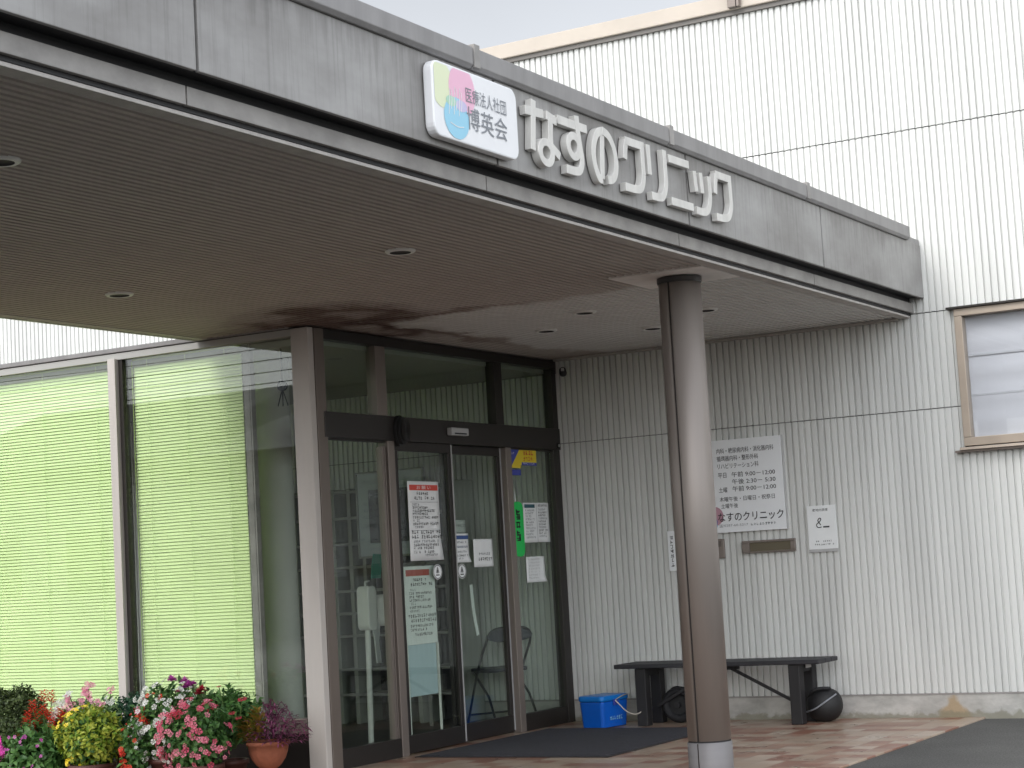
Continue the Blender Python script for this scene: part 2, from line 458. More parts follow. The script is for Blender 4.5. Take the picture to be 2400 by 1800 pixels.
def asphalt_mat():
    m = bpy.data.materials.new("asphalt")
    m.use_nodes = True
    nt, b = nodes_of(m)
    L = nt.links
    tc = nt.nodes.new("ShaderNodeTexCoord")
    v = nt.nodes.new("ShaderNodeTexNoise"); v.inputs["Scale"].default_value = 90; v.inputs["Detail"].default_value = 4
    v.inputs["Roughness"].default_value = 0.8
    L.new(tc.outputs["Object"], v.inputs["Vector"])
    n = nt.nodes.new("ShaderNodeTexNoise"); n.inputs["Scale"].default_value = 1.3; n.inputs["Detail"].default_value = 5
    L.new(tc.outputs["Object"], n.inputs["Vector"])
    rp = nt.nodes.new("ShaderNodeValToRGB")
    rp.color_ramp.elements[0].position = 0.30; rp.color_ramp.elements[0].color = (0.030, 0.030, 0.029, 1)
    rp.color_ramp.elements[1].position = 0.72; rp.color_ramp.elements[1].color = (0.16, 0.158, 0.15, 1)
    L.new(v.outputs["Fac"], rp.inputs["Fac"])
    gr = nt.nodes.new("ShaderNodeMapRange"); gr.inputs["To Min"].default_value = 0.6; gr.inputs["To Max"].default_value = 1.35
    L.new(n.outputs["Fac"], gr.inputs["Value"])
    mu = nt.nodes.new("ShaderNodeMixRGB"); mu.blend_type = 'MULTIPLY'; mu.inputs[0].default_value = 1
    L.new(rp.outputs[0], mu.inputs[1]); L.new(gr.outputs[0], mu.inputs[2])
    L.new(mu.outputs[0], b.inputs["Base Color"])
    b.inputs["Roughness"].default_value = 0.85
    bp = nt.nodes.new("ShaderNodeBump"); bp.inputs["Strength"].default_value = 0.9; bp.inputs["Distance"].default_value = 0.006
    L.new(v.outputs["Fac"], bp.inputs["Height"]); L.new(bp.outputs[0], b.inputs["Normal"])
    return m
M['asphalt'] = asphalt_mat()

# plinth concrete with one rusty cone stain and a ragged olive band along the foot
def plinth_mat():
    m = M['plinth']
    nt, b = nodes_of(m)
    L = nt.links
    src = b.inputs["Base Color"].links[0].from_socket
    tc = nt.nodes.new("ShaderNodeTexCoord")
    sx = nt.nodes.new("ShaderNodeSeparateXYZ"); L.new(tc.outputs["Object"], sx.inputs[0])
    n = nt.nodes.new("ShaderNodeTexNoise"); n.inputs["Scale"].default_value = 14; n.inputs["Detail"].default_value = 5
    L.new(tc.outputs["Object"], n.inputs["Vector"])
    def math_(op, a, b_):
        q = nt.nodes.new("ShaderNodeMath"); q.operation = op
        for i, v in enumerate((a, b_)):
            if isinstance(v, (int, float)): q.inputs[i].default_value = v
            else: L.new(v, q.inputs[i])
        return q.outputs[0]
    wn = math_('MULTIPLY', math_('SUBTRACT', n.outputs["Fac"], 0.5), 0.10)
    half = math_('MULTIPLY', math_('SUBTRACT', 0.17, sx.outputs["Z"]), 0.75)
    d = math_('ADD', math_('SUBTRACT', math_('ABSOLUTE', math_('SUBTRACT', sx.outputs["X"], 2.99), 0), half), wn)
    r1 = nt.nodes.new("ShaderNodeMapRange"); r1.interpolation_type = 'SMOOTHSTEP'
    r1.inputs["From Min"].default_value = 0.02; r1.inputs["From Max"].default_value = -0.03
    L.new(d, r1.inputs["Value"])
    c1 = nt.nodes.new("ShaderNodeMixRGB"); L.new(r1.outputs[0], c1.inputs[0]); L.new(src, c1.inputs[1])
    c1.inputs[2].default_value = (0.40, 0.31, 0.20, 1)
    # ragged darker olive band low along the plinth
    dz = math_('ADD', math_('SUBTRACT', sx.outputs["Z"], 0.035), math_('MULTIPLY', wn, 1.3))
    r2 = nt.nodes.new("ShaderNodeMapRange"); r2.interpolation_type = 'SMOOTHSTEP'
    r2.inputs["From Min"].default_value = 0.015; r2.inputs["From Max"].default_value = -0.02
    L.new(dz, r2.inputs["Value"])
    c2 = nt.nodes.new("ShaderNodeMixRGB"); L.new(math_('MULTIPLY', r2.outputs[0], 0.7), c2.inputs[0]); L.new(c1.outputs[0], c2.inputs[1])
    c2.inputs[2].default_value = (0.21, 0.20, 0.14, 1)
    L.new(c2.outputs[0], b.inputs["Base Color"])
plinth_mat()

# ---------------------------------------------------------------- mesh helpers
class MB:
    def __init__(s): s.v, s.f, s.mi, s.sm = [], [], [], []
    def add(s, vs, fs, mi=0, sm=False):
        k = len(s.v); s.v += [tuple(p) for p in vs]
        for f in fs:
            s.f.append(tuple(i + k for i in f)); s.mi.append(mi); s.sm.append(sm)
        return s
    def box(s, x0, x1, y0, y1, z0, z1, mi=0):
        return s.add([(x0,y0,z0),(x1,y0,z0),(x1,y1,z0),(x0,y1,z0),(x0,y0,z1),(x1,y0,z1),(x1,y1,z1),(x0,y1,z1)],
              [(0,3,2,1),(4,5,6,7),(0,1,5,4),(1,2,6,5),(2,3,7,6),(3,0,4,7)], mi)
    def obox(s, c, ax, ay, az, mi=0):
        """oriented box: centre and three half-axis vectors"""
        c, ax, ay, az = map(Vector, (c, ax, ay, az))
        P = [c + sx*ax + sy*ay + sz*az for sz in (-1,1) for sx, sy in ((-1,-1),(1,-1),(1,1),(-1,1))]
        return s.add(P, [(0,3,2,1),(4,5,6,7),(0,1,5,4),(1,2,6,5),(2,3,7,6),(3,0,4,7)], mi)
    def bar(s, a, b, w, h, up=(0,0,1), mi=0):
        a, b = Vector(a), Vector(b); d = b - a
        side = d.cross(Vector(up)).normalized() * w/2
        u = side.cross(d).normalized() * h/2
        return s.obox((a+b)/2, d/2, side, u, mi)
    def prism(s, poly, z0, z1, mi=0, fn=None):
        """polygon (2-D, ccw) extruded; fn maps (a,b,c) to xyz"""
        fn = fn or (lambda a, b, c: (a, b, c))
        n = len(poly)
        V = [fn(a, b, z0) for a, b in poly] + [fn(a, b, z1) for a, b in poly]
        F = [tuple(range(n))[::-1], tuple(range(n, 2*n))] + [(i, (i+1) % n, n+(i+1) % n, n+i) for i in range(n)]
        return s.add(V, F, mi)
    def tube(s, pts, r, seg=10, mi=0, cap=True):
        pts = [Vector(p) for p in pts]; n = len(pts)
        rs = r if isinstance(r, (list, tuple)) else [r]*n
        V, F = [], []
        ref = None
        for i, p in enumerate(pts):
            t = (pts[min(i+1, n-1)] - pts[max(i-1, 0)]).normalized()
            if ref is None:
                ref = Vector((0,0,1)) if abs(t.z) < 0.9 else Vector((1,0,0))
            u = (ref - t*ref.dot(t)).normalized(); w = t.cross(u); ref = u
            for k in range(seg):
                a = 2*math.pi*k/seg
                V.append(p + rs[i]*(math.cos(a)*u + math.sin(a)*w))
        for i in range(n-1):
            for k in range(seg):
                F.append((i*seg+k, i*seg+(k+1) % seg, (i+1)*seg+(k+1) % seg, (i+1)*seg+k))
        s.add(V, F, mi, True)
        if cap:
            s.add(V[:seg], [tuple(range(seg))[::-1]], mi); s.add(V[-seg:], [tuple(range(seg))], mi)
        return s
    def lathe(s, prof, c=(0,0,0), seg=32, mi=0, flute=0, famp=0.0):
        V, F = [], []
        n = len(prof)
        for k in range(seg):
            a = 2*math.pi*k/seg
            for r, z in prof:
                rr = r*(1 + famp*math.cos(flute*a)) if flute else r
                V.append((c[0]+rr*math.cos(a), c[1]+rr*math.sin(a), c[2]+z))
        for k in range(seg):
            k2 = (k+1) % seg
            for i in range(n-1):
                F.append((k*n+i, k2*n+i, k2*n+i+1, k*n+i+1))
        return s.add(V, F, mi, True)
    def build(s, name, m, parent=None, bevel=0.0, loc=None):
        me = bpy.data.meshes.new(name)
        me.from_pydata(s.v, [], s.f)
        for mm in (m if isinstance(m, (list, tuple)) else [m]): me.materials.append(mm)
        for p, i, q in zip(me.polygons, s.mi, s.sm):
            p.material_index = i; p.use_smooth = q
        me.update()
        o = bpy.data.objects.new(name, me)
        COL.objects.link(o)
        if parent is not None:
            o.parent = parent
            o.matrix_parent_inverse = Matrix.Translation(-parent_loc(parent))
        if bevel:
            bv = o.modifiers.new("bevel", 'BEVEL'); bv.width = bevel; bv.segments = 2
            bv.limit_method = 'ANGLE'; bv.angle_limit = R(40)
        return o

def parent_loc(p):
    return p.location if p.type == 'EMPTY' else Vector((0, 0, 0))

def tag(o, label=None, cat=None, group=None, kind=None):
    if label: o['label'] = label
    if cat: o['category'] = cat
    if group: o['group'] = group
    if kind: o['kind'] = kind
    return o

def thing(name, loc, label, cat, group=None):
    o = bpy.data.objects.new(name, None)
    o.location = loc
    o.empty_display_size = 0.1
    COL.objects.link(o)
    return tag(o, label, cat, group)

def smooth(pts, n=6):
    """Catmull-Rom through 2-D/3-D points"""
    P = [Vector(p) for p in pts]
    out = []
    for i in range(len(P)-1):
        a, b, c, d = P[max(i-1, 0)], P[i], P[i+1], P[min(i+2, len(P)-1)]
        for k in range(n):
            t = k/n
            out.append(0.5*((2*b) + (c-a)*t + (2*a-5*b+4*c-d)*t*t + (3*b-a-3*c+d)*t**3))
    out.append(P[-1])
    return out

def ribbon(mb, pts, w, d0, d1, fn, mi=0):
    """flat stroke of width w along 2-D points, extruded d0..d1; fn(a,b,d)->xyz"""
    P = [Vector(p).to_2d() if len(p) == 3 else Vector(p) for p in pts]
    n = len(P); Lf, Rt = [], []
    for i in range(n):
        d1v = (P[i]-P[i-1]).normalized() if i else (P[1]-P[0]).normalized()
        d2v = (P[i+1]-P[i]).normalized() if i < n-1 else d1v
        t = (d1v+d2v)
        t = t.normalized() if t.length > 1e-6 else d2v
        nn = Vector((-t.y, t.x)); k = 1/max(0.45, nn.dot(Vector((-d2v.y, d2v.x))))
        Lf.append(P[i]+nn*w/2*k); Rt.append(P[i]-nn*w/2*k)
    V, F = [], []
    for i in range(n):
        V += [fn(*Lf[i], d0), fn(*Rt[i], d0), fn(*Lf[i], d1), fn(*Rt[i], d1)]
    for i in range(n-1):
        a, b = 4*i, 4*i+4
        F += [(a, b, b+1, a+1), (a+2, a+3, b+3, b+2), (a, a+2, b+2, b), (a+1, b+1, b+3, a+3)]
    F += [(0, 1, 3, 2), (4*n-4, 4*n-2, 4*n-1, 4*n-3)]
    return mb.add(V, F, mi)

def ring(mb, c, ro, ri, d0, d1, fn, seg=36, mi=0, tilt=0.0):
    V, F = [], []
    ct, st_ = math.cos(tilt), math.sin(tilt)
    for k in range(seg):
        a = 2*math.pi*k/seg
        for (rx, ry) in (ro, ri):
            x, y = rx*math.cos(a), ry*math.sin(a)
            x, y = c[0]+x*ct-y*st_, c[1]+x*st_+y*ct
            V += [fn(x, y, d0), fn(x, y, d1)]
    for k in range(seg):
        a, b = 4*k, 4*((k+1) % seg)
        F += [(a, b, b+1, a+1), (a+2, a+3, b+3, b+2), (a+1, b+1, b+3, a+3), (a, a+2, b+2, b)]
    return mb.add(V, F, mi)

def disc2(mb, c, rx, ry, d0, d1, fn, seg=28, mi=0):
    poly = [(c[0]+rx*math.cos(2*math.pi*k/seg), c[1]+ry*math.sin(2*math.pi*k/seg)) for k in range(seg)]
    return mb.prism(poly, d0, d1, mi, fn)

def rrect(w, h, r, n=5):
    P = []
    for cx, cy, a0 in ((w/2-r, h/2-r, 0), (-w/2+r, h/2-r, 90), (-w/2+r, -h/2+r, 180), (w/2-r, -h/2+r, 270)):
        for k in range(n+1):
            a = R(a0+90*k/n); P.append((cx+r*math.cos(a), cy+r*math.sin(a)))
    return P

# writing: the built-in typeface, turned into flat meshes
def glyphs(mb, text, x, y, h, d, fn, width=None, align='l', mi=0, bold=0.0):
    cu = bpy.data.curves.new("lettering", 'FONT')
    cu.body = text; cu.size = 1.0; cu.resolution_u = 3; cu.offset = bold
    o = bpy.data.objects.new("lettering", cu)
    COL.objects.link(o)
    dg = bpy.context.evaluated_depsgraph_get()
    dg.update()
    me = bpy.data.meshes.new_from_object(o.evaluated_get(dg))
    V = [v.co.copy() for v in me.vertices]; F = [tuple(p.vertices) for p in me.polygons]
    bpy.data.objects.remove(o); bpy.data.curves.remove(cu); bpy.data.meshes.remove(me)
    if not V: return mb
    x0, x1 = min(v.x for v in V), max(v.x for v in V)
    y0, y1 = min(v.y for v in V), max(v.y for v in V)
    sy = h/max(1e-6, (y1-y0)); sx = sy if width is None else width/max(1e-6, (x1-x0))
    ox = {'l': 0, 'c': -(x1-x0)*sx/2, 'r': -(x1-x0)*sx}[align]
    return mb.add([fn(x+ox+(v.x-x0)*sx, y+(v.y-y0)*sy, d) for v in V], F, mi)

def scrawl(mb, x, y, n, s, d, fn, mi=0, rr=rnd, weight=0.13):
    """n character-sized clusters of short strokes: print too small to read in the photograph"""
    for i in range(n):
        cx = x + i*s*1.08
        if rr.random() < 0.08: continue
        for k in range(rr.randint(2, 3)):
            yy = y + s*(0.08 + 0.84*rr.random()); a = cx+s*rr.uniform(0.02, 0.3); b = cx+s*rr.uniform(0.65, 0.96)
            t = s*weight
            mb.add([fn(a, yy-t/2, d), fn(b, yy-t/2, d), fn(b, yy+t/2, d), fn(a, yy+t/2, d)], [(0,1,2,3)], mi)
        for k in range(rr.randint(1, 2)):
            xx = cx + s*rr.uniform(0.2, 0.8); t = s*weight
            mb.add([fn(xx-t/2, y+s*0.05, d), fn(xx+t/2, y+s*0.05, d), fn(xx+t/2, y+s*0.95, d), fn(xx-t/2, y+s*0.95, d)], [(0,1,2,3)], mi)
    return mb

def rect(mb, x0, x1, y0, y1, d, fn, mi=0):
    return mb.add([fn(x0,y0,d), fn(x1,y0,d), fn(x1,y1,d), fn(x0,y1,d)], [(0,1,2,3)], mi)

# planes that signs lie on: fn(right, up, outwards)
def on_wall(x, z, y=0.0):       # the ribbed wall, facing -Y
    return lambda a, b, d: (x+a, y-d, z+b)
def on_door(y, z, x=0.0):       # the door glass, facing +X (right in the picture = +Y)
    return lambda a, b, d: (x+d, y+a, z+b)

H = 2.813          # soffit height
D = -3.24          # plane of the front glazing
# ---------------------------------------------------------------- setting
g = MB().box(-150, 150, -150, 150, -0.6, -0.012)
tag(g.build("ground", M['asphalt']), kind='structure')
pv = MB().box(-5.0, 3.2, -5.7, 0.0, -0.4, 0.0)
tag(pv.build("pavement", M['tiles'], bevel=0.004), kind='structure')

# ---------------------------------------------------------------- clinic building
bld = thing("clinic_building", (3.0, 0.2, 0), "white clinic building with vertical ribbed metal siding and a beige roof edge", "building")
PIT = 0.05
PROF = [(0.0, 0.0), (0.0325, 0.0), (0.0345, 0.019), (0.0465, 0.019), (0.0495, 0.0)]
def siding(mb, x0, x1, z0, z1):
    xs = []
    k = math.floor(x0/PIT) - 1
    while k*PIT < x1:
        for a, dpt in PROF: xs.append((k*PIT+a - (0.003 if a in (0.0325, 0.0345) and k % 9 == 4 else 0), dpt))
        k += 1
    xs = [(x, d_) for x, d_ in xs if x0 <= x <= x1]
    xs = [(x0, xs[0][1])] + xs + [(x1, xs[-1][1])]
    V, F = [], []
    for x, d_ in xs: V += [(x, d_, z0), (x, d_, z1)]
    for i in range(len(xs)-1): F.append((2*i, 2*i+2, 2*i+3, 2*i+1))
    mb.add(V, F)
XW0, XW1 = 3.215, 5.1      # window opening
sd = MB()
for z0, z1 in ((0.168, 2.145), (2.152, 2.828), (2.836, 4.153), (4.161, 5.249)):
    for (xa, xb) in ((0.012, XW0), (XW0, XW1), (XW1, 10.0)):
        if xa == XW0:
            if z1 <= 2.2: siding(sd, xa, xb, z0, 1.835)
            elif z0 < 2.5: continue
            else: siding(sd, xa, xb, z0, z1)
        else: siding(sd, xa, xb, z0, z1)
    siding(sd, *((-14.0, 0.012) if z0 > 2.8 else (-5.0, 0.012)), z0, min(z1, 2.70) if z0 < 2.8 else z1)
sd.build("siding", M['siding'], bld)
bk = MB()
bk.box(-5.0, XW0, 0.024, 0.2, 0.0, 5.25); bk.box(XW1, 10.0, 0.024, 0.2, 0.0, 5.25)
bk.box(XW0, XW1, 0.024, 0.2, 0.0, 1.83); bk.box(XW0, XW1, 0.024, 0.2, 2.83, 5.25)
bk.box(-14.0, -5.001, 0.024, 0.2, 0.0, 5.25)
bk.build("wall", M['seam'], bld)
# siding foot flashing and concrete plinth
MB().box(-5.0, 10, -0.004, 0.012, 0.155, 0.168).build("flashing", M['band'], bld)
pl = MB().box(-5.0, 10.0, -0.001, 0.3, -0.3, 0.154)
pl.build("plinth", M['plinth'], bld)
# roof edge
rt = MB().prism([(-0.045, 5.285), (0.25, 5.285), (0.25, 5.41), (-0.03, 5.41)], -14.0, 10.0, 0, lambda a, b, c: (c, a, b))
rt.build("roof_edge", M['beige'], bld, bevel=0.008)
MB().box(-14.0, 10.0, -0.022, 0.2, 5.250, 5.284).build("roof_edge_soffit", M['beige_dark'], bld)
for xb in (1.75, 6.3, -4.1):
    br = MB()
    br.box(xb-0.045, xb+0.02, -0.09, -0.03, 5.29, 5.56); br.box(xb+0.024, xb+0.045, -0.087, -0.03, 5.29, 5.54)
    br.build("roof_bracket", M['bronze'], bld, bevel=0.004)
cp2 = MB().box(-14, 10, 0.21, 12, 5.2, 5.25); cp2.build("roof", M['roof_sheet'], bld)
# window
wf = MB()
FW = 0.055
wf.box(XW0, XW1, -0.035, 0.10, 2.775, 2.828); wf.box(XW0, XW1, -0.03, 0.10, 1.865, 1.925)
wf.box(XW0, XW0+FW, -0.033, 0.10, 1.926, 2.774); wf.box(XW1-FW, XW1, -0.033, 0.10, 1.926, 2.774)
wf.box(4.13, 4.19, -0.015, 0.06, 1.926, 2.774)
win = wf.build("window", M['window_frame'], bld, bevel=0.004)
MB().box(XW0-0.045, XW1+0.045, -0.06, 0.02, 2.829, 2.842).build("drip_cap", M['bronze_dark'], win)
MB().prism([(-0.085, 1.838), (0.1, 1.838), (0.1, 1.863), (-0.07, 1.856)], XW0-0.02, XW1+0.03, 0, lambda a, b, c: (c, a, b)).build("window_sill", M['window_frame'], win, bevel=0.003)
MB().box(XW0-0.06, XW1+0.06, -0.055, 0.015, 1.822, 1.837).build("sill_flashing", M['bronze'], win)
MB().box(XW0+FW-0.01, XW1-FW+0.01, 0.022, 0.03, 1.92, 2.78).build("pane", M['glass_clear'], win)
cu = MB()
for zz in (2.50, 2.22): cu.box(XW0+0.05, XW1-0.05, 0.049, 0.052, zz-0.007, zz+0.007, 1)
nn = 24
V = []; F = []
for i in range(nn+1):
    z = 1.90 + 0.90*i/nn
    V += [(XW0+0.03, 0.055+0.004*math.sin(i*1.3), z), (XW1-0.03, 0.055+0.004*math.sin(i*1.3+0.4), z)]
for i in range(nn): F.append((2*i, 2*i+1, 2*i+3, 2*i+2))
cu.add(V, F, 0, True)
cu.build("roller_blind", [M['curtain'], M['curtain_hem']], win)
# rooms behind: interior of the entrance lobby belongs to the building
iw = MB()
iw.box(-5.1, -5.0, -3.15, -0.005, 0.0, 2.704)
iw.build("interior_wall", M['inner_wall'], bld)
MB().box(-5.1, -0.06, -3.18, -0.004, 2.705, 2.75).build("interior_ceiling", M['inner_ceil'], bld)
fl = MB().box(-5.0, -0.078, -3.18, -0.005, 0.001, 0.03); fl.build("interior_floor", M['inner_floor'], bld)
ic = MB().tube([(-0.725, -2.70, 0.0), (-0.725, -2.70, 2.70)], 0.115, 32)
ic.build("interior_column", M['inner_column'], bld)

# ---------------------------------------------------------------- glazed entrance (lobby walls of glass)
gl = thing("glazed_entrance", (-0.05, -3.2, 0), "bronze framed glass entrance lobby with green blinds and sliding doors", "glass lobby")
sj_ = MB().box(-0.11, 0.010, D+0.031, D+0.135, 0.0, H-0.013)
sj_.build("side_jamb", M['bronze_side'], gl, bevel=0.004)
cpst = MB().box(-0.132, 0.004, D-0.03, D+0.030, 0.0, H-0.012)
cpst.build("corner_post", M['bronze_light'], gl, bevel=0.006)
fr = MB()
fr.box(-3.6, -0.146, D-0.018, D+0.07, 2.782, 2.805)                      # head of the front glazing
fr.build("head_frame", M['bronze_dark'], gl, bevel=0.003)
fr = MB(); fr.box(-3.6, -0.146, D-0.018, D+0.07, 0.24, 0.335)            # sill
fr.build("sill", M['bronze'], gl, bevel=0.003)
MB().box(-3.6, -0.146, D-0.030, D+0.09, 2.806, 2.838).build("head_flashing", M['coping'], gl, bevel=0.004)
MB().box(-5.0, -0.02, D-0.02, 0.0, 2.757, 2.80).build("roof", M['roof_sheet'], gl)
MB().box(-3.6, -0.146, D-0.012, D+0.06, 0.0, 0.239).build("dado", M['bronze_dark'], gl)
for xm in (-1.655, -3.17):
    m_ = MB(); m_.box(xm-0.01, xm+0.055, D-0.045, D+0.05, 0.336, 2.764)
    mo = m_.build("mullion", M['bronze_light'], gl, bevel=0.003)
    e_ = MB(); e_.box(xm+0.058, xm+0.09, D-0.01, D+0.05, 0.336, 2.764)
    e_.build("gasket", M['bronze_dark'], mo)
for xa, xb in ((-1.56, -0.15), (-3.08, -1.668)):
    MB().box(xa, xb, D+0.010, D+0.018, 0.33, 2.77).build("window_pane", M['glass_big'], gl)
up = MB(); up.box(-0.585, -0.54, D+0.05, D+0.09, 0.336, 2.764); up.box(-0.536, -0.525, D+0.05, D+0.09, 0.336, 2.764)
up.build("inner_stile", M['band'], gl)
# door side, plane x = 0
hd = MB(); hd.box(-0.09, 0.015, D+0.101, 0.0, 2.10, 2.265); hd.build("header", M['bronze_dark'], gl, bevel=0.003)
th = MB(); th.box(-0.07, 0.008, D+0.101, 0.0, 2.735, H-0.014); th.build("head_rail", M['bronze_dark'], gl)
for ya, yb in ((-2.52, -2.40), (-0.955, -0.845), (-0.075, 0.0)):
    MB().box(-0.07, 0.006, ya, yb, 2.266, 2.734).build("transom_mullion", M['bronze'] if ya < -2 else M['bronze_dark'], gl, bevel=0.002)
for ya, yb in ((D+0.10, -2.52), (-2.40, -0.955), (-0.845, -0.075)):
    MB().box(-0.045, -0.037, ya, yb, 2.26, 2.74).build("transom_pane", M['glass'], gl)
jb = MB(); jb.box(-0.075, 0.004, -2.415, -2.335, 0.0, 2.099); jb.build("door_jamb", M['bronze'], gl, bevel=0.003)
jb = MB(); jb.box(-0.075, 0.006, -0.845, -0.765, 0.0, 2.099); jb.build("door_jamb", M['bronze'], gl, bevel=0.003)
jb = MB(); jb.box(-0.075, 0.004, -0.105, 0.0, 0.0, 2.099); jb.build("door_jamb", M['bronze_dark'], gl, bevel=0.003)
# fixed side lights
for ya, yb, nm in ((D+0.10, -2.416, 'a'), (-0.764, -0.106, 'b')):
    sl = MB(); sl.box(-0.06, -0.002, ya, yb, 0.0, 0.125)
    s_ = sl.build("side_light", M['bronze_dark'], gl, bevel=0.002)
    MB().box(-0.055, -0.012, ya, yb, 2.088, 2.099).build("top_rail", M['bronze_dark'], s_)
    MB().box(-0.035, -0.027, ya, yb, 0.12, 2.09).build("pane", M['glass'], s_)
    if nm == 'a':
        v_ = MB(); v_.box(-0.05, -0.006, -2.48, -2.455, 0.126, 2.059); v_.box(-0.05, -0.008, -2.445, -2.43, 0.126, 2.059)
        v_.build("stile", M['bronze'], s_)
# two sliding leaves
for ya, yb, xo in ((-2.334, -1.60, -0.004), (-1.655, -0.846, -0.045)):
    dl = MB()
    dl.box(xo-0.032, xo, ya, yb, 0.012, 0.13); dl.box(xo-0.032, xo, ya, yb, 2.035, 2.098)
    dl.box(xo-0.031, xo-0.001, ya, ya+0.045, 0.131, 2.034); dl.box(xo-0.031, xo-0.001, yb-0.05, yb, 0.131, 2.034)
    d_ = dl.build("sliding_door", M['bronze_dark'], gl, bevel=0.003)
    MB().box(xo-0.02, xo-0.012, ya+0.04, yb-0.045, 0.125, 2.04).build("pane", M['glass'], d_)
    e_ = MB(); e_.box(xo, xo+0.006, yb-0.012, yb-0.002, 0.02, 2.095)
    e_.build("weather_strip", M['grey_plastic'], d_)

# ---------------------------------------------------------------- entrance canopy
cn = thing("entrance_canopy", (1.0, -6.0, H), "big flat entrance canopy with streaked grey fascia and brown ribbed underside", "canopy")
YE = -11.94
joints = [0.0, -1.985, -3.968, -5.952, -7.962, -9.95, YE]
for i in range(6):
    b1, b0 = joints[i], joints[i+1]
    p = MB(); p.box(2.985, 3.005, b0+0.008, b1-(0.008 if i else 0.003), 2.934, 3.312)
    p.build("fascia_panel", M['fascia'], cn, bevel=0.003)
    q = MB(); off = 0.035
    q.box(2.90, 2.922, b0+0.004+off, b1-0.004+(off if i else 0), 2.838, 2.905)
    q.build("lower_fascia", M['band'], cn, bevel=0.002)
cj = [-0.30, -2.27, -4.215, -6.16, -8.16, -10.1, YE]
for i in range(6):
    c_ = MB().prism([(2.93, 3.313), (3.018, 3.313), (3.034, 3.330), (3.034, 3.405), (3.010, 3.418), (2.93, 3.412)],
                    cj[i+1]+0.003, cj[i]-0.003, 0, lambda a, b, c: (a, c, b))
    c_.build("coping", M['coping'], cn, bevel=0.003)
MB().box(2.95, 3.0, -0.297, -0.004, 3.313, 3.35).build("coping_end", M['coping'], cn)
for y in (-2.27, -4.215, -6.16, -8.16):
    MB().box(3.0, 3.038, y+0.004, y+0.05, 3.32, 3.422).build("coping_clip", M['band'], cn, bevel=0.002)
rv = MB(); rv.box(-0.80, 2.84, YE+0.05, -0.01, 2.845, 3.30); rv.box(2.84, 2.984, YE+0.02, -0.004, 2.945, 3.30)
rv.box(2.84, 2.899, YE+0.03, -0.006, 2.822, 2.944)
rv.build("structure_core", M['reveal'], cn)
MB().box(-0.84, 2.98, YE+0.01, -0.02, 3.32, 3.36).build("roof_deck", M['roof_sheet'], cn)
# back edge and end face
bf = MB(); bf.box(-0.90, -0.87, YE, D-0.04, 2.803, 3.35); bf.box(-0.87, 2.984, YE-0.02, YE, 2.83, 3.40)
bf.build("back_fascia", M['band'], cn, bevel=0.003)
# ribbed soffit
sf = MB()
xs = []
x = -0.80
while x < 2.81:
    xs += [(x, 0.0), (x+0.026, 0.0), (x+0.030, 0.014), (x+0.046, 0.014)]
    x += 0.05
V, F = [], []
for a, dz in xs: V += [(a, YE+0.05, H+dz), (a, -0.012, H+dz)]
for i in range(len(xs)-1): F.append((2*i, 2*i+1, 2*i+3, 2*i+2))
sf.add(V, F)
sf.build("soffit", M['soffit'], cn)
eb = MB(); eb.box(2.815, 2.895, YE+0.03, -0.012, 2.806, 2.821); eb.box(-0.869, -0.80, YE+0.03, D-0.04, 2.806, 2.82)
eb.build("soffit_edge", M['soffit_edge'], cn, bevel=0.002)
MB().box(0.02, 2.814, -0.05, -0.003, 2.795, 2.811).build("wall_trim", M['soffit_edge'], cn)
ap = MB(); ap.box(2.225, 2.805, -3.40, -2.855, 2.8055, 2.82)
ap.build("access_panel", M['patch'], cn, bevel=0.001)
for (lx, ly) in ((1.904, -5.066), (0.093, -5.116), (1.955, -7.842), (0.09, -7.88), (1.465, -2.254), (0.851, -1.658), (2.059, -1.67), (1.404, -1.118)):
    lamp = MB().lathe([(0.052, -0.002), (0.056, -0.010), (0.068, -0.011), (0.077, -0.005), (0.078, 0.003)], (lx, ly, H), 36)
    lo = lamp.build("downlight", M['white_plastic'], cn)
    MB().lathe([(0.0, 0.002), (0.03, 0.001), (0.0525, -0.0025), (0.0535, -0.007)], (lx, ly, H-0.003), 30).build("recess_shade", M['reveal'], lo)  # shallow black dish, the shade of a deep recess put into its colour

# ---------------------------------------------------------------- column
co = thing("canopy_column", (2.54, -3.125, 0), "round brown metal column carrying the canopy, steel sleeve at its foot", "column")
pc = []
RC = 0.122
SEAM = R(262)      # joint between the two half shells
for k in range(64):
    a = SEAM + 2*math.pi*k/64
    dd = 0.007 if k in (0, 32) else 0.0
    pc.append(((RC-dd)*math.cos(a), (RC-dd)*math.sin(a)))
sh = MB().prism(pc, 0.181, H-0.02, 0, lambda a, b, c: (2.54+a, -3.125+b, c))
so = sh.build("shaft", M['column'], co)
for p in so.data.polygons: p.use_smooth = abs(p.normal.z) < 0.5
sj = MB()
for a in (SEAM, SEAM+math.pi):
    sj.obox((2.54+(RC-0.004)*math.cos(a), -3.125+(RC-0.004)*math.sin(a), 1.48),
            (-0.0032*math.sin(a), 0.0032*math.cos(a), 0), (0.0035*math.cos(a), 0.0035*math.sin(a), 0), (0, 0, 1.30))
sj.build("shell_joint", M['bronze_dark'], co)
MB().lathe([(RC+0.003, H-0.045), (RC+0.007, H-0.035), (RC+0.007, H-0.012)], (2.54, -3.125, 0), 48).build("collar", M['bronze_dark'], co)
bs = MB().lathe([(0.126, 0.0), (0.126, 0.168), (0.122, 0.172)], (2.54, -3.125, 0), 48)
bs.build("base_sleeve", M['column_base'], co)
MB().lathe([(0.1195, 0.170), (0.1195, 0.183)], (2.54, -3.125, 0), 48).build("joint", M['reveal'], co)
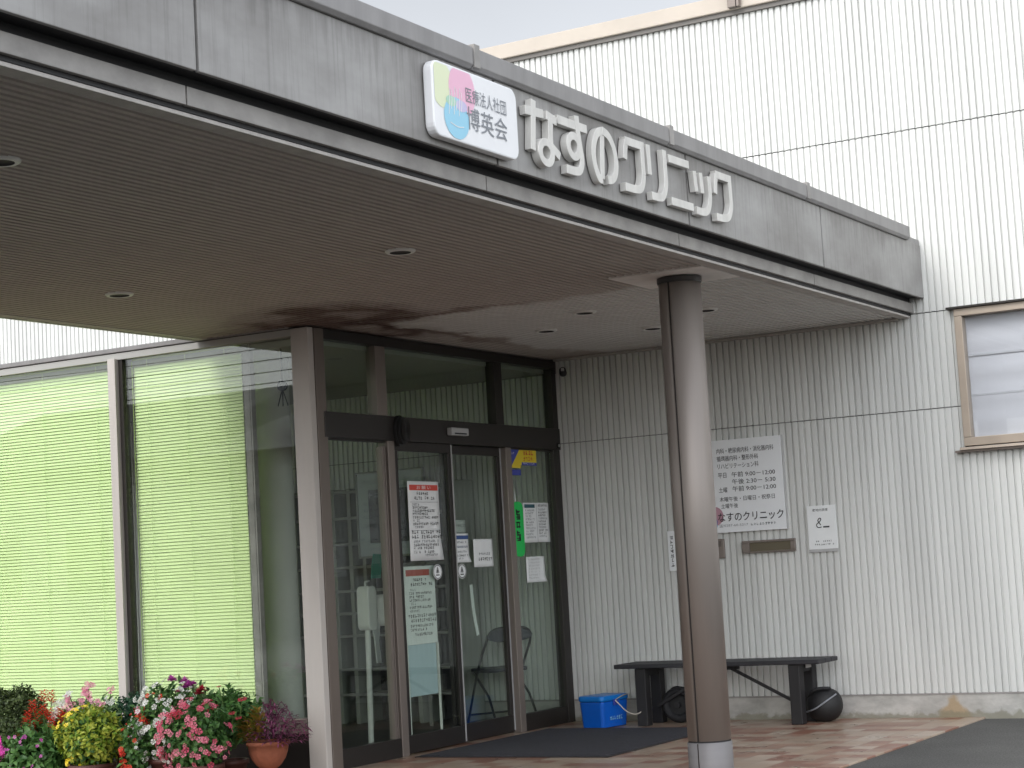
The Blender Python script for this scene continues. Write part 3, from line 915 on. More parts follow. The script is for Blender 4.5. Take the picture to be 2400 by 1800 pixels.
MB().obox((2.54+0.125*math.cos(SEAM), -3.125+0.125*math.sin(SEAM), 0.085), (-0.003*math.sin(SEAM), 0.003*math.cos(SEAM), 0),
          (0.0025*math.cos(SEAM), 0.0025*math.sin(SEAM), 0), (0, 0, 0.084)).build("sleeve_joint", M['bronze_dark'], co)

# ---------------------------------------------------------------- raised sign letters on the fascia
FXL = 3.006
ffn = lambda a, b, d: (FXL+d, a, b)
LW = 0.042
def letter(label, strokes, loops=(), y0=None):
    mb = MB()
    k = 0
    for s_ in strokes:
        w = LW
        pts = s_
        ribbon(mb, pts, w, 0.004, 0.036+0.0015*k, ffn); k += 1
    for (c, ro, ri, tl) in loops:
        ring(mb, c, ro, ri, 0.004, 0.036+0.0015*k, ffn, tilt=tl); k += 1
    o = mb.build("sign_letter", M['letter'], None, bevel=0.002)
    tag(o, label, "sign letter", "raised metal letters on the fascia")
    return o
sm = smooth
letter("raised cream hiragana letter na, first letter beside the white logo sign",
       [[(-5.745, 3.213), (-5.578, 3.222)], [(-5.668, 3.271), (-5.694, 3.038)], [(-5.556, 3.223), (-5.462, 3.208)],
        sm([(-5.520, 3.215), (-5.528, 3.14), (-5.530, 3.070)]), [(-5.533, 3.083), (-5.452, 3.046)]],
       [((-5.582, 3.044), (0.076, 0.066), (0.036, 0.030), 0.0)])
letter("raised cream hiragana letter su, second letter, with a round loop",
       [[(-5.446, 3.224), (-5.158, 3.226)],
        sm([(-5.259, 3.274), (-5.252, 3.200), (-5.238, 3.13), (-5.226, 3.075), (-5.236, 3.035), (-5.275, 3.007), (-5.385, 3.003)])],
       [((-5.303, 3.121), (0.074, 0.068), (0.034, 0.030), 0.0)])
letter("raised cream hiragana letter no, third letter, a tall oval",
       [sm([(-5.000, 3.237), (-5.012, 3.12), (-5.022, 3.012)]),
        sm([(-5.000, 3.247), (-5.060, 3.222), (-5.100, 3.150), (-5.098, 3.075), (-5.060, 3.012), (-5.022, 3.008)]),
        sm([(-5.002, 3.249), (-4.940, 3.232), (-4.892, 3.185), (-4.872, 3.12), (-4.884, 3.06), (-4.920, 3.025), (-4.968, 3.014)])])
letter("raised cream katakana letter ku between the letters no and ri",
       [sm([(-4.765, 3.150), (-4.757, 3.20), (-4.742, 3.244)]), [(-4.757, 3.244), (-4.565, 3.247)],
        sm([(-4.573, 3.268), (-4.572, 3.158), (-4.572, 3.095), (-4.600, 3.035), (-4.66, 3.014), (-4.782, 3.011)])])
letter("raised cream katakana letter ri, two uprights, the right one curling under",
       [[(-4.498, 3.268), (-4.492, 3.115)],
        sm([(-4.311, 3.271), (-4.309, 3.146), (-4.312, 3.085), (-4.345, 3.031), (-4.39, 3.013), (-4.484, 3.010)])])
letter("raised cream katakana letter ni, two flat bars one above the other",
       [[(-4.257, 3.238), (-4.011, 3.242)], [(-4.252, 3.016), (-3.987, 3.019)]])
letter("raised small cream katakana letter tsu with two short dashes and a hook",
       [[(-3.945, 3.221), (-3.930, 3.112)], [(-3.870, 3.223), (-3.856, 3.114)],
        sm([(-3.766, 3.219), (-3.760, 3.144), (-3.768, 3.084), (-3.80, 3.032), (-3.857, 3.012), (-3.947, 3.010)])])
letter("raised cream katakana letter ku, last letter, nearest the white wall",
       [sm([(-3.681, 3.138), (-3.672, 3.20), (-3.655, 3.246)]), [(-3.669, 3.246), (-3.478, 3.247)],
        sm([(-3.486, 3.268), (-3.482, 3.155), (-3.482, 3.095), (-3.52, 3.036), (-3.59, 3.015), (-3.687, 3.011)])])

# white logo sign on the fascia
ls = thing("logo_sign", (3.01, -6.19, 3.12), "white rounded lightbox sign with pastel circles and dark lettering on the fascia", "sign")
SW, SH = 0.69, 0.318
sy, sz = -6.192, 3.118
sfn = lambda a, b, d: (FXL+d, sy+a, sz+b)
MB().prism(rrect(SW, SH, 0.05), 0.004, 0.050, 0, sfn).build("case", M['sign_white'], ls, bevel=0.007)
def clipdisc(c, rx, ry, d, mi, mb, clip):
    poly = []
    for k in range(48):
        a = 2*math.pi*k/48
        x_ = max(clip[0], min(clip[1], c[0]+rx*math.cos(a))); y_ = max(clip[2], min(clip[3], c[1]+ry*math.sin(a)))
        poly.append((x_, y_))
    out = [poly[0]]
    for q in poly[1:]:
        if (q[0]-out[-1][0])**2+(q[1]-out[-1][1])**2 > 1e-8: out.append(q)
    mb.add([sfn(a, b, d) for a, b in out], [tuple(range(len(out)))], mi)
em = MB()
cl = (-SW/2+0.012, SW/2, -SH/2+0.010, SH/2-0.010)
clipdisc((-0.275, 0.062), 0.088, 0.098, 0.0512, 0, em, (cl[0], cl[1], cl[2], 0.147))
clipdisc((-0.118, 0.065), 0.105, 0.110, 0.0516, 1, em, cl)
clipdisc((-0.172, -0.062), 0.098, 0.088, 0.0520, 2, em, cl)
clipdisc((-0.210, 0.004), 0.040, 0.022, 0.0524, 3, em, cl)
clipdisc((-0.130, -0.004), 0.045, 0.024, 0.0526, 4, em, cl)
for i, (a, b, h_) in enumerate(((-0.225, -0.055, 0.11), (-0.205, -0.03, 0.085), (-0.185, -0.05, 0.12), (-0.165, -0.03, 0.095), (-0.145, -0.05, 0.12), (-0.127, -0.03, 0.085))):
    ribbon(em, sm([(a-0.008, b), (a, b+h_*0.5), (a-0.004 if i % 2 else a+0.006, b+h_)], 4), 0.0035, 0.0527, 0.0533, sfn, 5)
ribbon(em, sm([(-0.225, -0.088), (-0.17, -0.098), (-0.12, -0.092)], 4), 0.0035, 0.0527, 0.0533, sfn, 5)
em.build("emblem", [M['sign_yellow'], M['sign_pink'], M['sign_blue'], M['sign_green'], M['sign_violet'], M['ink_white']], ls)
lt = MB()
glyphs(lt, "医療法人社団", -0.092, 0.022, 0.066, 0.0535, sfn, width=0.335)
glyphs(lt, "博英会", -0.092, -0.092, 0.098, 0.0535, sfn, width=0.335)
lt.build("lettering", M['ink_slate'], ls)

# ---------------------------------------------------------------- things fixed on the ribbed wall
bd = thing("hours_board", (1.575, -0.03, 1.37), "large white board with black consulting hours on the wall behind the column", "sign board")
bx0, bx1, bz0, bz1 = 1.02, 1.858, 1.373, 2.06
MB().box(bx0, bx1, -0.030, -0.002, bz0, bz1).build("panel", M['board_white'], bd, bevel=0.002)
wfn = on_wall(bx0, bz0, -0.030)
W_ = bx1-bx0
MB().box(bx1+0.001, bx1+0.010, -0.026, -0.003, bz0, bz1).build("edge_trim", M['grey_plastic'], bd)
bt = MB()
T = 0.0012
glyphs(bt, "診療科目", 0.115, 0.575, 0.037, T, wfn, width=0.17, bold=0.004)
glyphs(bt, "内科・糖尿病内科・消化器内科", 0.325, 0.585, 0.040, T, wfn, width=0.455, bold=0.004)
glyphs(bt, "循環器内科・整形外科", 0.325, 0.528, 0.040, T, wfn, width=0.33, bold=0.004)
glyphs(bt, "リハビリテーション科", 0.325, 0.472, 0.040, T, wfn, width=0.33, bold=0.004)
glyphs(bt, "診療時間", 0.115, 0.400, 0.037, T, wfn, width=0.17, bold=0.004)
glyphs(bt, "平日", 0.325, 0.405, 0.038, T, wfn, width=0.068, bold=0.004)
glyphs(bt, "午前 9:00－12:00", 0.435, 0.405, 0.040, T, wfn, width=0.345, bold=0.006)
glyphs(bt, "午後 2:30－ 5:30", 0.435, 0.352, 0.040, T, wfn, width=0.345, bold=0.006)
glyphs(bt, "土曜", 0.325, 0.297, 0.038, T, wfn, width=0.068, bold=0.004)
glyphs(bt, "午前 9:00－12:00", 0.435, 0.299, 0.040, T, wfn, width=0.345, bold=0.006)
glyphs(bt, "休診日", 0.155, 0.222, 0.037, T, wfn, width=0.13, bold=0.004)
glyphs(bt, "木曜午後・日曜日・祝祭日", 0.325, 0.228, 0.036, T, wfn, width=0.44, bold=0.003)
glyphs(bt, "土曜午後", 0.335, 0.178, 0.036, T, wfn, width=0.135, bold=0.003)
glyphs(bt, "なすのクリニック", 0.305, 0.080, 0.066, T+0.002, wfn, width=0.52, bold=0.007)
bt.build("lettering", M['ink'], bd)
b2 = MB()
glyphs(b2, "☎0287-60-5217", 0.305, 0.040, 0.024, T, wfn, width=0.235)
scrawl(b2, 0.56, 0.040, 9, 0.021, T, wfn)
b2.build("phone_line", M['ink_grey'], bd)
b3 = MB()
disc2(b3, (0.275, 0.125), 0.072, 0.072, 0.0004, 0.0008, wfn, mi=0)
disc2(b3, (0.225, 0.062), 0.070, 0.070, 0.0006, 0.0014, wfn, mi=1)
disc2(b3, (0.27, 0.083), 0.030, 0.028, 0.0006, 0.0022, wfn, mi=2)
b3.build("emblem", [M['board_pink'], M['board_blue'], M['board_violet']], bd)

ns = thing("no_smoking_notice", (2.12, -0.01, 1.21), "white no smoking notice with a cigarette drawing on the ribbed wall", "notice")
np_ = MB(); np_.box(2.015, 2.232, -0.010, -0.001, 1.212, 1.526); np_.build("sheet", M['paper'], ns)
nfn = on_wall(2.015, 1.212, -0.010)
nt_ = MB()
glyphs(nt_, "敷地内禁煙", 0.045, 0.272, 0.020, 0.001, nfn, width=0.115, bold=0.004)
ribbon(nt_, [(0.118, 0.158), (0.165, 0.158)], 0.011, 0.0003, 0.0012, nfn)
ribbon(nt_, sm([(0.105, 0.158), (0.078, 0.157), (0.068, 0.176), (0.092, 0.196), (0.104, 0.215), (0.092, 0.222), (0.080, 0.205), (0.092, 0.186), (0.100, 0.172)], 5), 0.0065, 0.0003, 0.0012, nfn)
scrawl(nt_, 0.055, 0.050, 9, 0.0125, 0.001, nfn)
scrawl(nt_, 0.045, 0.027, 11, 0.0125, 0.001, nfn)
nt_.build("lettering", M['ink'], ns)
MB().box(2.014, 2.233, -0.012, -0.001, 1.190, 1.2115).build("holder", M['grey_plastic'], ns)

pq = thing("plaque", (0.915, -0.01, 1.1), "narrow white vertical plaque with black writing left of the column", "plaque")
MB().box(0.888, 0.955, -0.010, -0.001, 1.112, 1.412).build("plate", M['board_white'], pq)
pf = on_wall(0.888, 1.112, -0.010)
pt = MB()
for i in range(7): scrawl(pt, 0.018, 0.235-i*0.034, 1, 0.030, 0.001, pf)
pt.build("lettering", M['ink'], pq)

sl = thing("letter_slot", (1.70, -0.03, 1.21), "bronze letter slot set in the wall below the hours board", "letter slot")
f_ = MB()
f_.box(1.498, 1.912, -0.030, 0.0, 1.287, 1.303); f_.box(1.498, 1.912, -0.030, 0.0, 1.211, 1.222)
f_.box(1.498, 1.556, -0.029, 0.0, 1.223, 1.286); f_.box(1.878, 1.912, -0.029, 0.0, 1.223, 1.286)
f_.build("frame", M['bronze'], sl, bevel=0.002)
MB().box(1.557, 1.877, -0.018, 0.0, 1.2225, 1.2865).build("flap", M['brass_slot'], sl)
ic_ = thing("intercom", (1.33, -0.02, 1.18), "small brown intercom box half hidden behind the column", "intercom")
MB().box(1.265, 1.352, -0.026, -0.001, 1.186, 1.330).build("case", M['bronze'], ic_, bevel=0.004)
i2 = MB()
for i in range(5): i2.box(1.285, 1.332, -0.0285, -0.026, 1.275+i*0.008, 1.278+i*0.008)
i2.build("speaker_slots", M['reveal'], ic_)

cv = thing("security_camera", (0.115, -0.05, 2.69), "small round black camera high on the wall by the soffit corner", "camera")
MB().lathe([(0.0, 0.06), (0.026, 0.058), (0.030, 0.0), (0.024, -0.004)], (0, 0, 0), 24).build("body", M['black'], cv)
lens = MB().lathe([(0.0, -0.012), (0.016, -0.009), (0.0235, -0.003)], (0, 0, 0), 24); lens.build("lens", M['black'], cv)
MB().box(-0.012, 0.012, -0.01, 0.01, 0.056, 0.075).build("bracket", M['grey_plastic'], cv)
cv.rotation_euler = (R(70), 0, R(25)); cv.location = (0.115, -0.075, 2.69)
for ch in cv.children: ch.matrix_parent_inverse = Matrix.Identity(4)

# ---------------------------------------------------------------- things on the door header
se = thing("door_sensor", (0.03, -1.56, 2.18), "silver door sensor box on the dark header above the sliding doors", "sensor")
MB().box(0.016, 0.058, -1.675, -1.445, 2.158, 2.212).build("housing", M['grey_plastic'], se, bevel=0.006)
MB().box(0.0585, 0.0605, -1.64, -1.48, 2.166, 2.176).build("lens_strip", M['reveal'], se)
ov = thing("wall_lamp", (0.02, -2.30, 2.17), "black oval bulkhead lamp on the header at the left end of the doors", "lamp")
ofn = lambda a, b, d: (0.006+d, -2.295+a, 2.168+b)
o1 = MB()
for d0, d1, k in ((0.0, 0.03, 1.0), (0.03, 0.055, 0.9), (0.055, 0.07, 0.7)): disc2(o1, (0, 0), 0.062*k, 0.105*k, d0, d1-0.0005, ofn)
o1.build("body", M['black'], ov, bevel=0.003)
o2 = MB()
for i in range(5): ring(o2, (0, 0), (0.052-0.009*i, 0.09-0.016*i), (0.049-0.009*i, 0.087-0.016*i), 0.0705, 0.0735, ofn)
o2.build("grille", M['bronze_dark'], ov)
ks = thing("key_switch", (0.02, -0.045, 2.13), "tiny round steel key switch at the wall end of the header", "key switch")
kf = lambda a, b, d: (0.016+d, -0.045+a, 2.132+b)
k1 = MB(); disc2(k1, (0, 0), 0.022, 0.022, 0.0, 0.008, kf); k1.build("plate", M['black'], ks)
k2 = MB(); disc2(k2, (0, 0), 0.013, 0.012, 0.008, 0.012, kf); k2.build("barrel", M['steel'], ks)

# ---------------------------------------------------------------- notices on the door glass
def notice(name, y0, y1, z0, z1, x, label, cat="notice", m='paper', curl=0.0, skew=0.0):
    t = thing(name, (x, (y0+y1)/2, z0), label, cat)
    n = 8; V = []; F = []
    for i in range(n+1):
        for j in range(n+1):
            a, b = i/n, j/n
            cx = curl*max(0, a-0.75)*max(0, 0.25-b)*16*4 + 0.002*math.sin(a*3+b*2)
            V.append((x+0.0022+cx, y0+(y1-y0)*a + skew*(1-b), z0+(z1-z0)*b))
    for i in range(n):
        for j in range(n):
            k = i*(n+1)+j; F.append((k, k+n+1, k+n+2, k+1))
    o = MB().add(V, F, 0, True).build("sheet", M[m], t)
    so_ = o.modifiers.new("thickness", 'SOLIDIFY'); so_.thickness = 0.0012; so_.offset = -1
    return t, (lambda a, b, d: (x+0.0062+d, y0+(y1-y0)*a + skew*(1-b), z0+(z1-z0)*b))

def lines(t, fn, spec, ar, seed=1, name="print"):
    """spec: (row z fraction, left, n, size as fraction of the width, material index); fn takes fractions"""
    rr = random.Random(seed)
    mb = MB()
    f2 = lambda a, b, d: fn(a, b*ar, d)
    for (zf, left, n, s_, mi) in spec: scrawl(mb, left, zf/ar, n, s_, 0.0006, f2, mi, rr)
    mb.build(name, [M['ink'], M['ink_grey'], M['ink_navy'], M['ink_red']], t)

DX1, DX2 = -0.009, -0.052
def red_notice(y0, y1, z0, z1, x, label, red):
    t, fn = notice("red_headed_notice", y0, y1, z0, z1, x, label, curl=0.004, skew=0.0)
    ar = (y1-y0)/(z1-z0)
    h = MB(); rect(h, 0.05, 0.95, 0.885, 0.955, 0.0003, fn); h.build("red_band", M[red], t)
    ht = MB(); f2 = lambda a, b, d: fn(a, b*ar, d)
    glyphs(ht, "お 願 い", 0.28, 0.898/ar, 0.045/ar, 0.0007, f2, width=0.44); ht.build("heading", M['ink_white'], t)
    lines(t, fn, [(0.825, 0.27, 7, 0.058, 0), (0.765, 0.18, 10, 0.062, 0), (0.690, 0.10, 5, 0.045, 1), (0.650, 0.12, 9, 0.05, 0),
                  (0.610, 0.12, 14, 0.05, 0), (0.570, 0.12, 9, 0.05, 0), (0.525, 0.12, 15, 0.05, 0), (0.485, 0.12, 4, 0.05, 1),
                  (0.445, 0.12, 15, 0.05, 0), (0.405, 0.12, 6, 0.05, 1), (0.335, 0.06, 13, 0.066, 0), (0.275, 0.06, 13, 0.068, 0),
                  (0.225, 0.10, 15, 0.05, 1), (0.180, 0.10, 15, 0.05, 0), (0.140, 0.10, 12, 0.05, 0), (0.090, 0.10, 12, 0.05, 0), (0.055, 0.45, 9, 0.042, 1)], ar, seed=int(z0*100))
    r_ = MB()
    for zf in (0.735, 0.378):
        r_ = MB(); rect(r_, 0.05, 0.96, zf, zf+0.004, 0.0005, fn)
        r_.build("rule_line", M['ink_grey'], t)
    return t
red_notice(-2.19, -1.79, 1.287, 1.831, DX1, "long white notice with bright red heading, upper one on the left door", 'ink_red')

# info stand standing inside the left door
st = thing("information_stand", (-0.06, -2.03, 0.03), "white stand inside the left door with faded red notice above a pale blue board", "stand")
MB().box(-0.050, -0.043, -2.225, -1.845, 0.722, 1.252).build("notice_sheet", M['paper'], st)
sfn2 = lambda a, b, d: (-0.0415+d, -2.225+0.38*a, 0.722+0.53*b)
hb = MB(); rect(hb, 0.04, 0.82, 0.875, 0.955, 0.0003, sfn2); hb.build("red_band", M['ink_red_faded'], st)
lines(st, sfn2, [(0.805, 0.27, 7, 0.058, 0), (0.745, 0.18, 11, 0.062, 0), (0.680, 0.10, 5, 0.045, 1), (0.635, 0.12, 14, 0.05, 0),
                 (0.590, 0.12, 9, 0.05, 0), (0.545, 0.12, 14, 0.05, 0), (0.500, 0.12, 4, 0.05, 1), (0.455, 0.12, 14, 0.05, 0), (0.410, 0.12, 6, 0.05, 1),
                 (0.340, 0.06, 13, 0.066, 0), (0.280, 0.06, 13, 0.066, 0), (0.220, 0.12, 14, 0.05, 0), (0.170, 0.12, 10, 0.05, 0), (0.105, 0.25, 9, 0.06, 0)], 0.38/0.53, seed=33)
MB().box(-0.060, -0.051, -2.205, -1.86, 0.375, 0.72).build("blue_board", M['paper_blue'], st)
lg = MB(); lg.box(-0.062, -0.050, -2.232, -2.212, 0.05, 0.72); lg.build("leg", M['white_plastic'], st)
lg = MB(); lg.box(-0.062, -0.050, -1.84, -1.826, 0.05, 0.72); lg.build("leg", M['white_plastic'], st)
lg = MB(); lg.box(-0.25, -0.05, -2.24, -1.82, 0.031, 0.05); lg.build("foot", M['grey_plastic'], st)

t, fn = notice("blue_headed_notice", -1.625, -1.37, 1.262, 1.468, DX1-0.035, "small white notice with a dark blue heading on the right door", curl=0.004)
h = MB(); rect(h, 0.04, 0.96, 0.80, 0.93, 0.0003, fn); h.build("blue_band", M['ink_navy'], t)
lines(t, fn, [(0.66, 0.08, 12, 0.065, 1), (0.50, 0.08, 11, 0.07, 2), (0.33, 0.08, 11, 0.065, 1), (0.20, 0.08, 13, 0.06, 0), (0.10, 0.08, 9, 0.06, 1)], 0.255/0.206, seed=4)
t, fn = notice("plain_notice", -1.305, -1.028, 1.223, 1.424, DX2+0.006, "plain white sheet with two lines of print, right of the blue headed notice", curl=0.0)
lines(t, fn, [(0.42, 0.25, 7, 0.075, 1), (0.22, 0.20, 7, 0.095, 0)], 0.277/0.2, seed=6)
t, fn = notice("thin_notice", -1.545, -1.305, 1.40, 1.567, DX2-0.05, "thin grey sheet behind the glass above the blue headed notice", m='paper_dim')
lines(t, fn, [(0.70, 0.12, 10, 0.08, 1), (0.38, 0.12, 10, 0.08, 1)], 0.24/0.167, seed=8)
for yy, zz, lb in ((-1.860, 1.205, "round white alert sticker overlapping the faded red notice on the left door"),
                   (-1.478, 1.200, "round white alert sticker under the blue headed notice on the right door")):
    xx = DX1 if yy < -1.7 else DX2+0.006
    s_ = thing("round_sticker", (xx, yy, zz), lb, "sticker", "round door stickers")
    rf = lambda a, b, d, xx=xx, yy=yy, zz=zz: (xx+0.002+d, yy+a, zz+b)
    q = MB(); disc2(q, (0, 0), 0.058, 0.052, 0.0, 0.0012, rf); q.build("disc", M['paper'], s_)
    q = MB(); ring(q, (0, 0), (0.054, 0.048), (0.049, 0.043), 0.0012, 0.0018, rf)
    ribbon(q, [(-0.016, -0.008), (0, 0.032)], 0.006, 0.0012, 0.0018, rf); ribbon(q, [(0.016, -0.008), (0, 0.032)], 0.006, 0.0012, 0.002, rf)
    rect(q, -0.022, 0.022, -0.026, -0.018, 0.0016, rf); rect(q, -0.006, 0.006, -0.010, 0.014, 0.0016, rf)
    q.build("print", M['ink'], s_)
# security sticker, green strip, leaflets on the right side light
SX = -0.026
ss = thing("security_sticker", (SX, -0.54, 1.95), "blue and yellow security sticker at the top of the right side pane", "sticker")
sf_ = lambda a, b, d: (SX+0.002+d, -0.755+a, 1.95+b)
q = MB(); rect(q, 0.0, 0.42, 0.022, 0.142, 0.0, sf_, 1)
q.add([sf_(0, 0.0, 0.0008), sf_(0.02, 0.0, 0.0008), sf_(0.165, 0.142, 0.0008), sf_(0, 0.142, 0.0008)], [(0,1,2,3)], 0)
rect(q, 0.19, 0.42, 0.022, 0.045, 0.0008, sf_, 0)
q.add([sf_(0.02, 0.0, 0.0008), sf_(0.175, 0.0, 0.0008), sf_(0.175, 0.142, 0.0006), sf_(0.165, 0.142, 0.0008)], [(0,1,2,3)], 1)
q.add([sf_(0.02, -0.055, 0.0), sf_(0.17, -0.055, 0.0), sf_(0.17, -0.012, 0.0), sf_(0.02, -0.012, 0.0)], [(0,1,2,3)], 0)
q.build("sheet", [M['blue_card'], M['yellow_card']], ss)
q = MB(); scrawl(q, 0.215, 0.098, 4, 0.038, 0.0014, sf_, 0); scrawl(q, 0.215, 0.055, 4, 0.034, 0.0014, sf_, 0)
scrawl(q, 0.21, 0.027, 9, 0.018, 0.0016, sf_, 1); scrawl(q, 0.02, 0.10, 3, 0.02, 0.0016, sf_, 1)
q.build("print", [M['ink_red'], M['ink_white']], ss)
gs = thing("green_strip_sign", (SX, -0.67, 1.28), "bright green vertical strip sign with rounded ends hanging on a chain", "sign")
gf = lambda a, b, d: (SX+0.004+d, -0.672+a-0.0*b, 1.49+b)
q = MB().prism(rrect(0.150, 0.412, 0.055), 0.0, 0.004, 0, gf); q.build("strip", M['green_card'], gs)
q = MB()
for i in range(7): scrawl(q, -0.045, 0.115-i*0.051, 1, 0.078, 0.005, lambda a, b, d: gf(a, b*0.62+0.03, d), 0, weight=0.2)
q.build("lettering", M['ink'], gs)
q = MB().tube([(SX+0.006, -0.70, 1.69), (SX+0.008, -0.715, 1.86), (SX+0.008, -0.68, 1.862), (SX+0.006, -0.645, 1.69)], 0.0028, 6); q.build("chain", M['steel'], gs)
t, fn = notice("leaflet_pair", -0.590, -0.190, 1.387, 1.688, SX+0.002, "pair of white printed leaflets side by side right of the green strip", "leaflet")
h = MB(); rect(h, 0.04, 0.44, 0.87, 0.96, 0.0003, fn); h.build("heading_band", M['ink_teal'], t)
lines(t, fn, [(0.90, 0.56, 7, 0.05, 0)] + [(0.78-0.075*i, 0.06, 8-(i % 3), 0.042, 1) for i in range(10)] + [(0.80-0.075*i, 0.56, 6+(i % 2), 0.045, 0 if i % 3 else 1) for i in range(10)], 0.4/0.3, seed=12)
r_ = MB(); rect(r_, 0.494, 0.503, 0.0, 1.0, 0.0004, fn); r_.build("fold", M['ink_grey'], t)
t, fn = notice("small_note", -0.588, -0.300, 1.087, 1.280, SX+0.002, "small faint white note taped below the leaflets", curl=0.003, skew=0.0)
lines(t, fn, [(0.85-0.12*i, 0.10, 10, 0.055, 1) for i in range(7)], 0.288/0.193, seed=13)
for o in t.children:
    if o.name.startswith("print"): o.data.materials[1] = M['paper_dim']

# ---------------------------------------------------------------- inside the lobby
sh_ = thing("shoe_shelf", (-1.75, 0.0, 0.03), "tall dark shoe shelf with pale shelf edges inside the lobby", "shelf")
q = MB(); q.box(-2.75, -0.80, -0.035, -0.012, 0.031, 1.92); q.build("back", M['shelf_dark'], sh_)
for zz in (0.25, 0.45, 0.72, 0.90, 1.08, 1.27, 1.46, 1.67, 1.88):
    MB().box(-2.75, -0.80, -0.36, -0.036, zz, zz+0.022).build("shelf_board", M['shelf'], sh_, bevel=0.002)
for xx in (-2.75, -2.35, -1.96, -1.80, -1.34, -1.20, -0.82):
    MB().box(xx, xx+0.035, -0.355, -0.036, 0.031, 1.92).build("upright", M['inner_wall'], sh_)


nb = thing("notice_board", (-1.2, -0.60, 1.35), "framed grey notice board standing high behind the left door", "notice board")
q = MB(); q.box(-1.515, -0.905, -0.60, -0.585, 1.36, 2.01); q.build("panel", M['clear_board'], nb)
q = MB(); q.box(-1.53, -0.89, -0.61, -0.58, 2.011, 2.025); q.box(-1.53, -0.89, -0.61, -0.58, 1.345, 1.359); q.box(-1.53, -1.516, -0.61, -0.58, 1.36, 2.01); q.box(-0.904, -0.89, -0.61, -0.58, 1.36, 2.01)
q.build("frame", M['shelf'], nb)
q = MB(); rect(q, 0.10, 0.50, 0.10, 0.52, 0.0, on_wall(-1.515, 1.36, -0.603), 0)
scrawl(q, 0.10, 0.45, 6, 0.05, 0.001, on_wall(-1.515, 1.36, -0.603), 1)
q.build("papers", [M['shelf_dark'], M['ink_grey']], nb)
q = MB(); q.box(-1.50, -1.47, -0.598, -0.587, 0.03, 1.344); q.box(-0.95, -0.92, -0.598, -0.587, 0.03, 1.344); q.build("leg", M['shelf'], nb)

sd_ = thing("sanitizer_stand", (-0.35, -2.22, 0.03), "white sanitizer stand on a pole behind the left side pane", "stand")
q = MB().tube([(-0.36, -2.255, 0.04), (-0.36, -2.235, 0.62), (-0.36, -2.225, 1.0)], 0.019, 14); q.build("pole", M['white_plastic'], sd_)
q = MB().lathe([(0, 0), (0.13, 0.0), (0.13, 0.012), (0.03, 0.02)], (-0.36, -2.255, 0.031), 28); q.build("base", M['grey_plastic'], sd_)
q = MB().prism(rrect(0.17, 0.30, 0.05), -0.05, 0.05, 0, lambda a, b, d: (-0.36+d, -2.225+a*0.62, 0.985+b)); q.build("dispenser", M['white_plastic'], sd_, bevel=0.01)
q = MB().prism(rrect(0.16, 0.215, 0.045), -0.045, 0.045, 0, lambda a, b, d: (-0.30+d, -2.105+a*0.75, 0.965+b)); q.build("bottle", M['white_plastic'], sd_, bevel=0.012)
q = MB().prism([(-0.045, 0.24), (0.05, 0.24), (0.03, 0.12), (0.045, -0.03), (-0.005, -0.03), (-0.02, 0.1)], -0.004, 0.004, 0, lambda a, b, d: (-0.32+d, -2.19+a, 0.64+b)); q.build("towel", M['paper_dim'], sd_)
q = MB().tube([(-0.36, -2.235, 1.13), (-0.36, -2.235, 1.165), (-0.34, -2.21, 1.17)], 0.007, 8); q.build("nozzle", M['steel'], sd_)
tl = MB().prism([(-0.06, -0.085), (0.05, -0.085), (0.075, 0.03), (0.07, 0.08), (-0.02, 0.085), (-0.05, 0.0)], 0, 0.006, 0, lambda a, b, d: (-0.35+d, -2.115+a, 1.27+b))
tag(tl.build("teal_card", M['teal']), "small teal card above the white sanitizer stand", "card")
tl.v = []
# long white strip
q = MB()
ribbon(q, sm([(-1.275, 1.10), (-1.262, 0.95), (-1.245, 0.85), (-1.215, 0.735)], 6), 0.034, 0.0, 0.004, lambda a, b, d: (-0.10+d, a, b))
tag(q.build("white_strip", M['paper']), "long narrow white strip behind the right door", "strip")

# folding chair, built around its own origin then turned
ch = thing("folding_chair", (-0.33, -0.36, 0.03), "black folding chair behind the right door and side pane", "chair")
hw = 0.20
q = MB()
pad = [(0.20*math.cos(2*math.pi*k/28), 0.055*math.sin(2*math.pi*k/28)) for k in range(28)]
q.prism(pad, -0.012, 0.012, 0, lambda a, b, d: (a, 0.01+d, 0.665+b-0.20*a*a)); q.build("backrest", M['chair_pad'], ch, bevel=0.005)
q = MB().prism(rrect(0.36, 0.34, 0.06), 0.385, 0.415, 0, lambda a, b, d: (a, b+0.20, d)); q.build("seat", M['chair_pad'], ch, bevel=0.008)
q = MB().tube(sm([(-hw-0.01, 0.36, 0.0), (-hw, 0.18, 0.40), (-hw+0.005, 0.03, 0.62), (-hw+0.05, 0.0, 0.705), (0, -0.01, 0.722), (hw-0.05, 0.0, 0.705), (hw-0.005, 0.03, 0.62), (hw, 0.18, 0.40), (hw+0.01, 0.36, 0.0)], 5), 0.010, 10)
q.build("frame", M['chair_frame'], ch)
for sx in (-1, 1):
    q = MB().tube([(sx*(hw-0.02), 0.30, 0.40), (sx*(hw-0.02), 0.06, 0.20), (sx*(hw-0.015), -0.05, 0.0)], 0.010, 10); q.build("rear_leg", M['chair_frame'], ch)
q = MB().tube([(-hw, 0.34, 0.06), (hw, 0.34, 0.06)], 0.008, 8); q.build("crossbar", M['chair_frame'], ch)
ch.rotation_euler = (0, 0, R(60))
for c_ in ch.children: c_.matrix_parent_inverse = Matrix.Identity(4)

